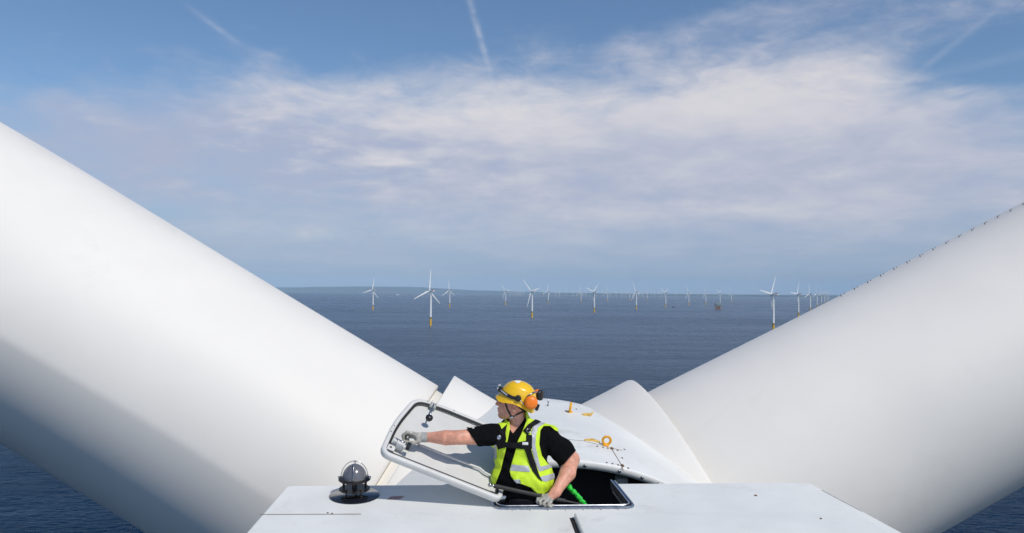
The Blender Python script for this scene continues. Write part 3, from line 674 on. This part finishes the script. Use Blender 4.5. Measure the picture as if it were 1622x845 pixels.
def nets(fn, lo, hi, h):
    lo = np.asarray(lo, float); hi = np.asarray(hi, float); n = np.ceil((hi - lo) / h).astype(int) + 1
    ax = [lo[i] + h * np.arange(n[i]) for i in range(3)]
    G = np.full(tuple(n), 9., np.float32); K = 10; nb = [-(-n[i] // K) for i in range(3)]
    cen = np.stack(np.meshgrid(*[lo[i] + h * (K * np.arange(nb[i]) + (K - 1) / 2) for i in range(3)], indexing='ij'), -1)
    cv = fn(cen)
    for bi in np.argwhere(np.abs(cv) < K * h * .87 * 1.25 + .006):
        sl = tuple(slice(K * bi[i], min(K * (bi[i] + 1), n[i])) for i in range(3))
        G[sl] = fn(np.stack(np.meshgrid(*[ax[i][sl[i]] for i in range(3)], indexing='ij'), -1))
    for bi in np.argwhere(cv <= -(K * h * .87 * 1.25 + .006)):
        G[tuple(slice(K * bi[i], min(K * (bi[i] + 1), n[i])) for i in range(3))] = -9.
    ins = G < 0; c = [slice(0, -1), slice(1, None)]
    s = sum(ins[c[a], c[b], c[d]].astype(np.int8) for a in (0, 1) for b in (0, 1) for d in (0, 1))
    act = (s > 0) & (s < 8); idx = -np.ones(act.shape, np.int64); ijk = np.argwhere(act); idx[act] = np.arange(len(ijk))
    acc = np.zeros((len(ijk), 3)); cnt = np.zeros(len(ijk))
    cor = [(a, b, d) for a in (0, 1) for b in (0, 1) for d in (0, 1)]
    for p in cor:
        for q in cor:
            if sum(abs(p[k] - q[k]) for k in range(3)) != 1 or p > q: continue
            v0 = G[tuple((ijk + p).T)]; v1 = G[tuple((ijk + q).T)]; m = (v0 < 0) != (v1 < 0)
            t = np.where(m, v0 / np.where(v0 == v1, 1, v0 - v1), 0)[:, None]
            acc += np.where(m[:, None], np.array(p) + t * (np.array(q) - np.array(p)), 0); cnt += m
    V = lo + (ijk + acc / cnt[:, None]) * h; Fc = []
    for a in range(3):
        b, d = (a + 1) % 3, (a + 2) % 3
        sl0 = [slice(None)] * 3; sl1 = [slice(None)] * 3; sl0[a] = slice(0, -1); sl1[a] = slice(1, None)
        A0 = ins[tuple(sl0)]; A1 = ins[tuple(sl1)]
        for flip, M in ((False, A0 & ~A1), (True, ~A0 & A1)):
            e = np.argwhere(M); e = e[(e[:, b] > 0) & (e[:, d] > 0) & (e[:, b] < n[b] - 1) & (e[:, d] < n[d] - 1)]
            if not len(e): continue
            def I(db, dd): f = e.copy(); f[:, b] -= db; f[:, d] -= dd; return idx[tuple(f.T)]
            Q = np.stack([I(1, 1), I(0, 1), I(0, 0), I(1, 0)], 1)
            Fc.append(Q[:, ::-1] if flip else Q)
    Fc = np.concatenate(Fc); Fc = Fc[(Fc >= 0).all(1)]
    return V, Fc
def relax(V, Fc, it=1, f=.5):
    for _ in range(it):
        S = np.zeros_like(V); c = np.zeros(len(V))
        for k in range(4):
            a, b = Fc[:, k], Fc[:, (k + 1) % 4]; np.add.at(S, a, V[b]); np.add.at(c, a, 1); np.add.at(S, b, V[a]); np.add.at(c, b, 1)
        V = V + f * (S / np.maximum(c, 1)[:, None] - V)
    return V
def grow(name, fn, lo, hi, h, m, parent, it=1, auto=None):
    V, Fc = nets(fn, lo, hi, h); V = relax(V, Fc, it); return put(name, V, Fc, m, parent, auto=auto)
skin = mat('skin', (.74, .35, .235), .5, var=.14, vscale=22, bump=.0008, bscale=220); skin.node_tree.nodes['Principled BSDF'].inputs['Subsurface Weight'].default_value = .12
skin.node_tree.nodes['Principled BSDF'].inputs['Subsurface Radius'].default_value = (.02, .008, .005)
tshirt = mat('black_cotton', (.005, .005, .006), .9, spec=.08, var=.2, vscale=30, bump=.0015, bscale=120)
trous = mat('dark_trousers', (.008, .009, .013), .8, spec=.2, var=.2, vscale=30)
hivis = mat('hi_vis_yellow', (.60, .82, .035), .6, spec=.3, var=.05, vscale=25, bump=.001, bscale=300)
silver = mat('reflective_band', (.42, .43, .47), .38, spec=.6, var=.06, vscale=40, bump=.001, bscale=160)
webb = mat('harness_webbing', (.005, .005, .006), .7, spec=.2, bump=.001, bscale=400)
glovem = mat('glove_grey', (.46, .43, .38), .85, var=.22, vscale=35, bump=.0015, bscale=240)
cuffm = mat('glove_cuff', (.38, .38, .36), .9, var=.1, vscale=40)
hely = mat('helmet_yellow', (.88, .52, .005), .28, coat=.5, var=.02)
orm = mat('earmuff_orange', (.95, .22, .01), .4, var=.04)
hairm = mat('dark_hair', (.018, .012, .009), .6, bump=.002, bscale=300)
whites = mat('white_sticker', (.8, .8, .8), .5); lens = mat('lamp_lens', (.5, .52, .55), .1, coat=1.); brown = mat('chin_strap', (.045, .035, .032), .7)
DM = 6.03
SR, ERj, WRj = P(780, 690, 6.00), P(727, 693.3, 5.90), None
SL, EL, FL2, WL = P(872, 696, 6.03), P(905.5, 728, 6.10), P(899, 750, 6.0), P(880.5, 779.5, 5.88)
DL = lidp(645, 695, 0)[1]; DH = DL - .062                          # the hand works just off the lid
WRj = P(677, 693, DH + .01)
FH = P(706, 693.6, (5.90 + DH) / 2)
def wr(p, amp, f=1.):                                               # cloth folds
    x, y, z = p[..., 0], p[..., 1], p[..., 2]
    return amp * (np.sin(38 * f * x + 22 * z + 3 * np.sin(17 * z)) * .5 + np.sin(55 * f * z - 31 * x + 2.5 * np.sin(21 * x + 9 * y)) * .35 + np.sin(90 * x + 60 * z + 40 * y) * .15)
def torso(p):
    d = ell(p, P(827, 716, DM), (.185, .125, .17)); d = SM(d, ell(p, P(826, 698, DM), (.195, .10, .085)), .05)
    d = SM(d, ell(p, P(828, 757, DM - .02), (.212, .15, .15)), .06); d = SM(d, ell(p, P(827, 790, DM), (.19, .14, .13)), .06)
    d = SM(d, cone(p, P(812, 681, DM), P(782, 690, DM - .02), .052, .062), .03); d = SM(d, cone(p, P(832, 679, DM + .01), P(868, 691, DM), .055, .068), .03)
    return d
def neck(p): return cone(p, P(822, 678, DM + .02), P(818, 652, DM + .01), .070, .060)
# head frame: looking to the left of the photograph and a little up
def headf(p):
    a = R_(12); A = np.array([[-math.cos(a), 0, math.sin(a)], [0, -1, 0], [math.sin(a), 0, math.cos(a)]])
    d = ell(p, P(819, 631, DM), (.100, .080, .105), A)
    d = SM(d, ell(p, P(804, 645, DM), (.066, .060, .085), A), .03)
    for s in (-1, 1): d = SM(d, cone(p, P(811, 655, DM + s * .045), P(796, 659, DM + s * .016), .022, .02), .025)
    d = SM(d, ell(p, P(793.5, 657.5, DM), (.022, .026, .020), A), .015)
    d = SM(d, cone(p, P(791.5, 633.5, DM), P(787.2, 640, DM), .010, .0135), .008)
    for s in (-1, 1): d = SM(d, ell(p, P(789.5, 641.3, DM + s * .012), (.010, .009, .008), A), .006)
    d = SM(d, ell(p, P(789.8, 647.5, DM), (.011, .022, .007), A), .005); d = SM(d, ell(p, P(790.0, 651, DM), (.010, .020, .008), A), .005)
    d = -SM(-d, ell(p, P(786.5, 649.3, DM), (.012, .024, .0022), A), .003)
    for s in (-1, 1):
        d = -SM(-d, ell(p, P(793.0, 636.6, DM + s * .032), (.013, .020, .010), A), .008)
        d = SM(d, ell(p, P(796, 636.9, DM + s * .030), (.012, .013, .009), A), .003)
        d = SM(d, cone(p, P(792.0, 633.5, DM + s * .014), P(795.5, 632.8, DM + s * .045), .008, .007), .006)
        ea = ell(p, P(815, 647, DM + s * .084), (.020, .018, .034), A); ea = -SM(-ea, ell(p, P(814, 646, DM + s * .099), (.011, .014, .020), A), .003)
        d = SM(d, ea, .006)
    return d
def armR(p): return chain(p, [SR, ERj, FH, WRj, P(664, 692.5, DH)], [.068, .051, .0535, .033, .028], .006)
def armL(p): return chain(p, [SL, EL, FL2, WL, P(872, 787, 5.86)], [.070, .056, .056, .036, .030], .02)
FLR = N(0, 0, RZ - 1.3)[2]
hipR, hipL = P(805, 806, DM), P(848, 806, DM)
def footp(e, s, u): return N(e, s, u)
gR = roof(806, 790); gL = roof(850, 790)
kR, kL = N(gR[0] - .02, hn + .16, RZ - .58), N(gL[0] + .02, hn + .16, RZ - .58); aR, aL = N(gR[0] - .03, hn + .24, RZ - 1.2), N(gL[0] + .04, hn + .24, RZ - 1.2)
def legs(p, r=0.):
    return np.minimum(chain(p, [hipR, kR, aR], [.095 + r, .062 + r, .045 + r]), chain(p, [hipL, kL, aL], [.095 + r, .062 + r, .045 + r]))
def body(p):
    d = SM(torso(p) + .004, neck(p), .03); d = SM(d, headf(p), .02); d = SM(d, armR(p), .03); d = SM(d, armL(p), .03); return SM(d, legs(p), .04)
man = None
V, Fc = nets(body, (P(650, 690, DM)[0], DM - .30, FLR + .02), (P(925, 690, DM)[0], DM + .24, P(820, 600, DM)[2]), .0052); V = relax(V, Fc, 1)
# the head again at finer pitch is not needed: one continuous surface
man = put('person', V, Fc, skin); tag(man, 'worker in yellow helmet and hi-vis vest standing in the open hatch, reaching for the lid', 'person')

c0 = P(780, 690, DM)
browm = mat('brow', (.06, .035, .025), .8)
for s in (-1, 1): MB().tube([P(791.5, 633.6, DM + s * .020), P(793.5, 632.6, DM + s * .036), P(797, 633.4, DM + s * .052)], [.004, .005, .003], 8).build('eyebrow', browm, man)
eyem = mat('eye_dark', (.03, .02, .02), .2)
for s in (-1, 1): MB().ball(P(792.6, 637.0, DM + s * .032), .0075, 10).build('eye', eyem, man)
# t-shirt
uvc = lambda p: proj(p.reshape(-1, 3)).reshape(p.shape[:-1] + (2,))
def half(uv, a, b, scale=216.):     # >0 on the left-hand side of a->b in the picture plane
    a = np.array(a, float); b = np.array(b, float); e = (b - a) / np.linalg.norm(b - a); return ((uv - a) @ np.array([-e[1], e[0]])) / scale
def shirt(p):
    uv = uvc(p); f = wr(p, .0065)
    t = SM(torso(p) - .007, neck(p) - .008, .02) + f
    sR = cone(p, P(785, 689, 6.0), P(740, 692.5, 5.92), .084, .063) + f * 1.3; sR = np.maximum(sR, half(uv, (740.5, 680), (755.5, 705)))
    sLo = chain(p, [P(866, 694, 6.03), P(886, 710, 6.05), P(900, 728, 6.08)], [.082, .086, .089], .02) + f * 1.6
    sLi = chain(p, [P(886, 710, 6.05), P(903, 731, 6.09)], [.072, .080], .02)
    sL = np.maximum(np.maximum(sLo, -sLi), half(uv, (882, 746), (912.5, 714)))
    nk = poly_sd(uv, [(812.5, 687), (842, 650), (842, 600), (770, 600), (799, 668)]) / 216
    t = np.maximum(t, -nk); t = np.maximum(t, (P(820, 803, DM)[2] - .12) - p[..., 2])
    return SM(SM(t, sR, .012), sL, .012)
lo = (P(733, 690, DM)[0], DM - .24, P(820, 835, DM)[2]); hi = (P(922, 690, DM)[0], DM + .24, P(820, 640, DM)[2])
grow('t_shirt', shirt, lo, hi, .0045, tshirt, man)
def trs(p): return np.maximum(SM(legs(p, .018) + wr(p, .004), torso(p) - .012, .03), p[..., 2] - P(820, 782, DM)[2])
V, Fc = nets(trs, (P(780, 800, DM)[0], DM - .25, FLR + .03), (P(880, 800, DM)[0], DM + .25, P(820, 775, DM)[2]), .007); put('trousers', relax(V, Fc), Fc, trous, man)
for a_ in (aR, aL):
    q = a_.copy(); MB().ball(q + np.array([-.0, -.06, -.02]), (.052, .14, .065), 16).build('boot', trous, man)
# vest
z1 = lambda L: [(580 + x / 3.3806, 580 + y / 3.38) for x, y in L]
z2 = lambda L: [(720 + x / 5.632, 590 + y / 5.632) for x, y in L]
z3 = lambda L: [(740 + x / 6.035, 680 + y / 6.035) for x, y in L]
PR = z1([(862, 225), (895, 240), (950, 280), (1005, 305), (1032, 335), (1026, 352), (1012, 345), (985, 322), (950, 322), (933, 345), (927, 420), (941, 480), (970, 520), (1000, 545), (1034, 560), (1036, 600), (1010, 648), (975, 668), (916, 690), (878, 645), (800, 624), (774, 590), (768, 560), (776, 530), (800, 450), (812, 400), (830, 365), (848, 320), (858, 290), (852, 250)])
PL = z1([(735, 270), (700, 310), (668, 385), (668, 440), (688, 540), (668, 600), (642, 612), (646, 634), (690, 638), (720, 560), (750, 440), (770, 335), (768, 300), (752, 290)])
PB = z1([(735, 270), (664, 385), (640, 640), (916, 690), (1010, 655), (1040, 560), (960, 520), (925, 420), (940, 340), (1030, 335), (945, 275), (868, 225), (800, 250)])
def vbase(p): return SM(torso(p), neck(p) - .004, .025) + wr(p, .0055) + wr(p * np.array([1, 1, .6]), .0055 , .6) * np.clip((P(820, 735, DM)[2] - p[..., 2]) / .1, 0, 1)
def shell(front, back, i, o):
    def fn(p):
        uv = uvc(p); b = vbase(p); d = np.maximum(b - o, i - b)
        ff = None
        for q in front: s = poly_sd(uv, q) / 216; ff = s if ff is None else np.minimum(ff, s)
        isf = p[..., 1] < DM + .01
        if back is None: m = np.where(isf, ff, .02)
        else: bb = np.minimum.reduce([poly_sd(uv, q) / 216 for q in back]); m = np.where(isf, ff, bb)
        return np.maximum(d, m)
    return fn
lo = (P(765, 690, DM)[0], DM - .24, P(820, 795, DM)[2]); hi = (P(900, 690, DM)[0], DM + .24, P(820, 640, DM)[2])
vest = grow('hi_vis_vest', shell([PR, PL], [PB], .006, .0185), lo, hi, .0042, hivis, man)

SV = z2([(775, 440), (700, 480), (682, 540), (690, 700), (718, 800), (738, 850), (768, 850), (745, 760), (722, 650), (727, 560), (748, 492), (812, 455)])
SV2 = z3([(640, 270), (672, 372), (692, 362), (672, 270)])
S1 = z3([(425, 338), (590, 352), (604, 412), (408, 400)]); S1b = z3([(672, 362), (795, 338), (815, 365), (700, 408), (683, 402)])
S2 = z3([(688, 458), (868, 412), (868, 462), (750, 507), (708, 492)]); S3 = z3([(440, 485), (512, 478), (518, 522), (468, 518)])
SLv = z2([(352, 606), (378, 622), (374, 770), (362, 790), (350, 735)])
grow('reflective_band', shell([SV, SV2, S1, S1b, S2, S3, SLv], [z1([(640, 530), (1040, 540), (1040, 565), (640, 560)]), z1([(640, 590), (1040, 600), (1040, 628), (640, 620)])], .012, .0215), lo, hi, .0036, silver, vest)
HP = z2([(610, 520), (650, 470), (720, 420), (795, 428), (740, 460), (700, 482), (672, 532), (652, 558)]); HD = z2([(640, 552), (692, 560), (692, 640), (684, 690), (700, 760), (735, 850), (680, 850), (625, 690), (640, 640)])
HD2 = z3([(552, 186), (608, 190), (640, 290), (690, 440), (722, 502), (682, 474), (625, 400), (600, 330)]); HC = z2([(380, 590), (450, 622), (540, 628), (640, 612), (690, 622), (690, 684), (640, 688), (540, 680), (450, 672), (390, 690)])
HB = z2([(342, 604), (352, 550), (395, 520), (430, 498), (470, 458), (455, 540), (462, 600), (435, 660), (390, 695), (370, 640)])
har = grow('safety_harness', shell([HP, HD, HD2, HC, HB], [z2([(600, 420), (700, 420), (460, 690), (360, 690)]), z2([(400, 420), (500, 420), (740, 690), (640, 690)])], .016, .028), lo, hi, .0036, webb, man)

FLP = z3([(500, 482), (560, 466), (640, 470), (745, 528), (780, 548), (772, 598), (690, 640), (630, 568), (560, 540), (515, 524)])
grow('vest_flap', shell([FLP], None, .0195, .030), lo, hi, .0036, hivis, vest)
def surf(fn, px, py, off=0., d0=5.4):
    d = ray(px, py); d = d / np.linalg.norm(d); t = d0
    for _ in range(300):
        v = float(fn((CAM + d * t)[None])[0])
        if v < .0006: break
        t += max(v * .6, .0005)
        if t > 7.5: break
    q = CAM + d * t; e = 1e-3
    nr = np.array([float(fn((q + e * u)[None])[0] - fn((q - e * u)[None])[0]) for u in np.eye(3)]); nr /= np.linalg.norm(nr) + 1e-9
    return q + nr * off, nr
q, nr = surf(vbase, 720 + 398 / 5.632, 590 + 577 / 5.632, .027); MB().lathe([(.018, 0), (.018, .006), (.012, .012), (0, .013)], q, nr, 20).build('buckle', alu, har, auto=40)
q, nr = surf(vbase, 720 + 632 / 5.632, 590 + 640 / 5.632, .028); MB().bbox(q, np.stack([np.cross([0, 0, 1.], nr), nr, [0, 0, 1.]]), (.022, .004, .010), .002).build('white_tag', whites, har, auto=40)
q, nr = surf(vbase, 720 + 660 / 5.632, 590 + 545 / 5.632, .030); 
t = np.linspace(0, 2 * pi, 17); s_ = np.cross([0, 0, 1.], nr); s_ /= np.linalg.norm(s_); MB().tube([q + .016 * (math.cos(a) * s_ + math.sin(a) * np.cross(nr, s_)) for a in t], .0035, 8, caps=False).build('ring', steel, har)
q, nr = surf(shirt, 749.8, 678.5, .002); s_ = np.cross([0, 0, 1.], nr); s_ /= np.linalg.norm(s_)
MB().bbox(q, np.stack([s_, nr, np.cross(s_, nr)]), (.007, .0012, .009), .0006).build('sleeve_mark', whites, man, smooth=False)
# gloves
def hand(name, wrist, palm, fingers, thumb, cuff, box, parent):
    def fn(p):
        d = None
        for f in fingers:
            c = cone(p, palm, f[0], .024, .0135); d = c if d is None else SM(d, c, .012)
        d = SM(d, cone(p, wrist, palm, .032, .029), .02); d = SM(d, cone(p, palm, thumb[0], .022, .015), .015)
        for f in fingers: d = SM(d, chain(p, f, [.0122, .0112, .0102, .0088], .004), .0035)
        d = SM(d, chain(p, thumb, [.0150, .0130, .0115, .0095][:len(thumb)], .004), .004)
        return d
    allp = np.array([wrist, palm] + [x for f in fingers for x in f] + list(thumb)); lo = allp.min(0) - .045; hi = allp.max(0) + .045
    gl = grow(name, fn, lo, hi, .0026, glovem, parent, it=1); ORG[gl.name] = ORG[parent.name]
    a, b = cuff; n = 15; pts = [a + (b - a) * t for t in np.linspace(0, 1, n)]
    MB().tube(pts, [.0345 + (.0018 if i % 2 else 0) + (.004 if i in (n - 1,) else 0) for i in range(n)], 28).build('cuff', cuffm, gl)
    return gl
def pl(L): return [P(*q) for q in L]
w_, m_ = P(676, 693.2, DH + .008), P(663, 693, DH)
hand('glove', w_, m_, [pl([(655, 687, DH - .018), (645, 684.8, DH - .022), (638.8, 689, DH - .018), (639, 696, DH - .010)]),
                       pl([(654, 688, DH + .004), (643.5, 686.5, DH + .004), (638, 691, DH + .008), (640, 697.5, DH + .012)]),
                       pl([(655, 690, DH + .026), (645, 688.5, DH + .028), (640, 693, DH + .030), (643, 699, DH + .028)]),
                       pl([(657, 693, DH + .044), (649, 692, DH + .046), (645, 696, DH + .046), (648, 701, DH + .040)])],
     pl([(663, 700, DH - .022), (654, 702.3, DH - .028), (646, 700.8, DH - .026), (640.5, 699.2, DH - .018)]), (P(667, 693, DH + .004), P(676.5, 693.2, DH + .01)), None, man)
w_, m_ = P(880, 780.5, 5.878), P(869, 789.5, 5.862)
hand('glove', w_, m_, [pl([(859.5, 786, 5.870), (852, 790, 5.866), (851.5, 795.5, 5.858), (856, 799, 5.860)]),
                       pl([(861.5, 789.5, 5.846), (855, 794, 5.838), (856.5, 799, 5.838), (861.5, 800.2, 5.850)]),
                       pl([(866, 793, 5.832), (861, 798, 5.824), (864, 801.3, 5.828), (869, 800.5, 5.842)]),
                       pl([(872, 795.5, 5.826), (868.5, 800, 5.820), (871.5, 802, 5.826), (875.5, 800.5, 5.842)])],
     pl([(862, 786, 5.895), (854, 789, 5.905), (850, 794, 5.900), (852, 798, 5.890)]), (P(877.2, 783.6, 5.872), P(882.4, 777.2, 5.884)), None, man)
# knob held in the right hand
MB().ball(P(645.5, 693.5, DH - .008), .013, 14).build('knob', steel, lb); MB().tube([P(645.5, 693.5, DH - .008), lidp(640, 699, .0)], .006, 8).build('knob_stem', steel, lb)
# helmet
ha = R_(20); HA = np.array([[-math.cos(ha), 0, math.sin(ha)], [0, -1., 0], [math.sin(ha), 0, math.cos(ha)]]); HCn = P(818, 637.5, DM); HS = (.139, .116, .160); HE = 2.25
def rim(th): a = abs(math.degrees(th)); return -.010 - .017 * math.exp(-((a - 42) / 22) ** 2) + .006 * math.exp(-((a - 88) / 20) ** 2) - .016 * math.exp(-((a - 145) / 30) ** 2)
def hpt(th, k, off=0.):
    """th 0 = front, +90 = camera side; k 0..1 rim..top"""
    r0 = rim(((th + pi) % (2 * pi)) - pi); z = r0 + (HS[2] - r0) * math.sin(k * pi / 2) ; c = (max(0, 1 - max(z, 0) / HS[2]) ** 1)
    rad = max(0, 1 - (max(z, 0) / HS[2]) ** HE) ** (1 / HE)
    x = math.cos(th); y = math.sin(th); g_ = (abs(x) ** HE + abs(y) ** HE) ** (-1 / HE)
    return HCn + (HS[0] * rad * g_ * x * (1 + off / .13) + 0) * HA[0] + HS[1] * rad * g_ * y * (1 + off / .13) * HA[1] + z * (1 + off / .16) * HA[2]
nT, nK = 72, 26; V = []; 
ks = np.linspace(0, 1, nK)
for k in ks:
    for j in range(nT):
        th = 2 * pi * j / nT; lip = .007 * max(0, 1 - k / .07) ; lip += .012 * max(0, math.cos(th)) ** 3 * max(0, 1 - k / .16)
        ridge = .0035 * math.exp(-((k - .50) / .03) ** 2) * (1 if abs(((th + pi) % (2 * pi)) - pi) > .6 else 0)
        V.append(hpt(th, k, lip + ridge))
for j in range(nT):
    th = 2 * pi * j / nT; V.append(hpt(th, 0, -.003))
for j in range(nT):
    th = 2 * pi * j / nT; V.append(hpt(th, .22, -.006))
Fc = [(i * nT + j, i * nT + (j + 1) % nT, (i + 1) * nT + (j + 1) % nT, (i + 1) * nT + j) for i in range(nK - 1) for j in range(nT)]
o = nK * nT; Fc += [(j, o + j, o + (j + 1) % nT, (j + 1) % nT) for j in range(nT)] + [(o + j, o + nT + j, o + nT + (j + 1) % nT, o + (j + 1) % nT) for j in range(nT)]
helmet = put('helmet', V, Fc, hely, man, auto=50); ORG[helmet.name] = ORG[man.name]
def hface(p):
    q = (p - HCn) @ HA.T / np.array(HS); return ((np.abs(q) ** HE).sum(-1) ** (1 / HE) - 1) * .12
def strap(pts, w, th, m, name, parent, fn=hface, off=.004, sub=8):
    """flat band lying on a surface, through survey points"""
    Q = []
    for i in range(len(pts) - 1):
        for t in np.linspace(0, 1, sub, endpoint=False): Q.append(surf(fn, *(np.array(pts[i]) * (1 - t) + np.array(pts[i + 1]) * t), off))
    Q.append(surf(fn, *pts[-1], off)); Q = [q for q in Q if np.linalg.norm(q[0] - CAM) < 6.6]; C3 = np.array([q for q, _ in Q]); T = np.gradient(C3, axis=0); T /= np.linalg.norm(T, axis=1)[:, None]; V = []
    for c, t, (_, nr) in zip(C3, T, Q):
        b = np.cross(nr, t); b /= np.linalg.norm(b)
        V += [c - b * w + nr * th, c + b * w + nr * th, c + b * w - nr * th * 2, c - b * w - nr * th * 2]
    k = len(Q); Fc = [(i * 4 + j, (i + 1) * 4 + j, (i + 1) * 4 + (j + 1) % 4, i * 4 + (j + 1) % 4) for i in range(k - 1) for j in range(4)] + [(0, 1, 2, 3), tuple(4 * (k - 1) + j for j in (3, 2, 1, 0))]
    return MB().add(V, Fc).build(name, m, parent, auto=40)
strap([(791.5, 617.5), (796, 621), (803, 626), (811, 630), (819, 632)], .012, .003, blackp, 'lamp_strap', helmet, off=.004)
strap([(794, 618.5), (799, 622.5), (804, 626.5)], .005, .002, lens, 'strap_reflector', helmet, off=.009)
q, nr = surf(hface, 820.5, 631.5, .0); MB().lathe([(.024, 0), (.024, .012), (.018, .020), (0, .022)], q, nr, 20).build('swivel', blackp, helmet, auto=40)
MB().tube([surf(hface, *x, .014)[0] for x in ((819, 633), (824, 634.5), (827.5, 638), (829, 642))], .004, 8).build('muff_wire', steel, helmet)
# head lamp at the front
q = hpt(.12, .22, .012); MB().bbox(q, HA, (.014, .022, .020), .005).build('head_lamp', blackp, helmet, auto=40)
MB().ball(q + HA[2] * .022 + HA[0] * .012, .011, 12).build('lamp_lens', lens, helmet); MB().ball(q + HA[0] * .015 - HA[1] * -.012, .009, 12).build('lamp_lens', lens, helmet)
# ear defenders parked at the back of the helmet
def muff(c, ax, r, name='ear_defender'):
    mb = MB(); prof = [(0, .030), (r * .45, .029), (r * .75, .024), (r * .93, .015), (r, .004), (r * .97, -.010), (r * .9, -.014), (0, -.014)]; mb.lathe(prof, c, ax, 28); o = mb.build(name, orm, helmet, auto=60); ORG[o.name] = ORG[man.name]
    mb = MB(); mb.lathe([(r * .95, -.012), (r * 1.0, -.02), (r * .98, -.034), (r * .8, -.038), (0, -.036)], c, ax, 28); mb.build('cushion', blackp, o, auto=60)
    for k in range(-2, 3):
        pass
    return o
ax1 = np.array([.12, -1, .10]); ax1 /= np.linalg.norm(ax1)
muff(P(841, 638, DM - .125), ax1, .049)
ax2 = np.array([-.80, .55, .05]); ax2 /= np.linalg.norm(ax2); muff(P(851.5, 625.5, DM + .085), ax2, .040)
MB().bbox(P(851, 645.5, DM + .01), HA, (.012, .02, .024), .006).build('battery_box', blackp, helmet, auto=40)
MB().tube([P(835, 628, DM - .105), P(845, 622, DM - .07), P(851, 621, DM), P(852, 622, DM + .07)], .005, 8).build('headband', steel, helmet)
st_ = [hpt(math.radians(90 + 0), .80, .002)]
V = []; g5 = 7
for i in range(g5):
    for j in range(g5):
        px_ = 815.5 + 9.5 * j / (g5 - 1); py_ = 602.8 + 4.6 * i / (g5 - 1) * (1 - .5 * ((j - 3) / 3) ** 2)
        sq = surf(hface, px_, max(py_, 603.3), .0012)[0]; V.append(sq if np.linalg.norm(sq - CAM) < 6.6 else V[-1] if V else hpt(1.4, .85, .002))
MB().add(V, [(i * g5 + j, i * g5 + j + 1, (i + 1) * g5 + j + 1, (i + 1) * g5 + j) for i in range(g5 - 1) for j in range(g5 - 1)]).build('helmet_sticker', whites, helmet)
hb_ = lambda p: np.minimum(headf(p), neck(p))
strap([(800.5, 638), (803.5, 648), (807.5, 655.5), (810, 660)], .006, .0018, brown, 'chin_strap', helmet, fn=hb_, off=.003)
strap([(838, 648), (828, 652.5), (818, 657), (810, 660.5)], .006, .0018, brown, 'chin_strap', helmet, fn=hb_, off=.004)
strap([(810, 660.5), (805, 664.5), (800, 666.5)], .008, .0022, brown, 'chin_strap', helmet, fn=hb_, off=.004)
q, nr = surf(hb_, 810, 660.5, .006); MB().lathe([(.0175, 0), (.0175, .004), (.012, .007), (0, .007)], q, nr, 20).build('strap_button', lens, helmet, auto=40)
# hair below the helmet
def hairf(p): return np.maximum(np.minimum(headf(p), neck(p) + .004) - .008, poly_sd(uvc(p), [(820, 634), (848, 634), (845, 652), (838, 656.5), (829, 653), (822, 647)]) / 216)
grow('hair', hairf, (P(812, 640, DM)[0], DM - .13, P(820, 664, DM)[2]), (P(850, 640, DM)[0], DM + .13, P(820, 628, DM)[2]), .004, hairm, man)
# green lanyard
greenm = mat('lanyard_green', (.03, .62, .05), .6, var=.15, vscale=60, bump=.003, bscale=120)
lp_ = np.array([P(888, 758, 6.10), P(897, 767, 6.04), P(904, 775, 5.99), P(913, 784, 5.95), P(920, 792, 5.93), P(927, 801, 5.91), P(931, 815, 5.91), P(930, 850, 5.95)])
tt_ = np.linspace(0, len(lp_) - 1, 120); cp_ = np.stack([np.interp(tt_, np.arange(len(lp_)), lp_[:, k]) for k in range(3)], 1)
for _ in range(6): cp_[1:-1] = (cp_[:-2] + cp_[1:-1] + cp_[2:]) / 3
cp_[:, 0] += .004 * np.sin(tt_ * 9); cp_[:, 2] += .004 * np.cos(tt_ * 7)
lan = MB(); lan.tube(cp_, [.0165 + .0035 * math.sin(t * 17) + .002 * math.sin(t * 41) for t in tt_], 14); lanyard = lan.build('lanyard', greenm); tag(lanyard, 'bright green crinkled safety lanyard running down into the hatch behind the elbow', 'lanyard')
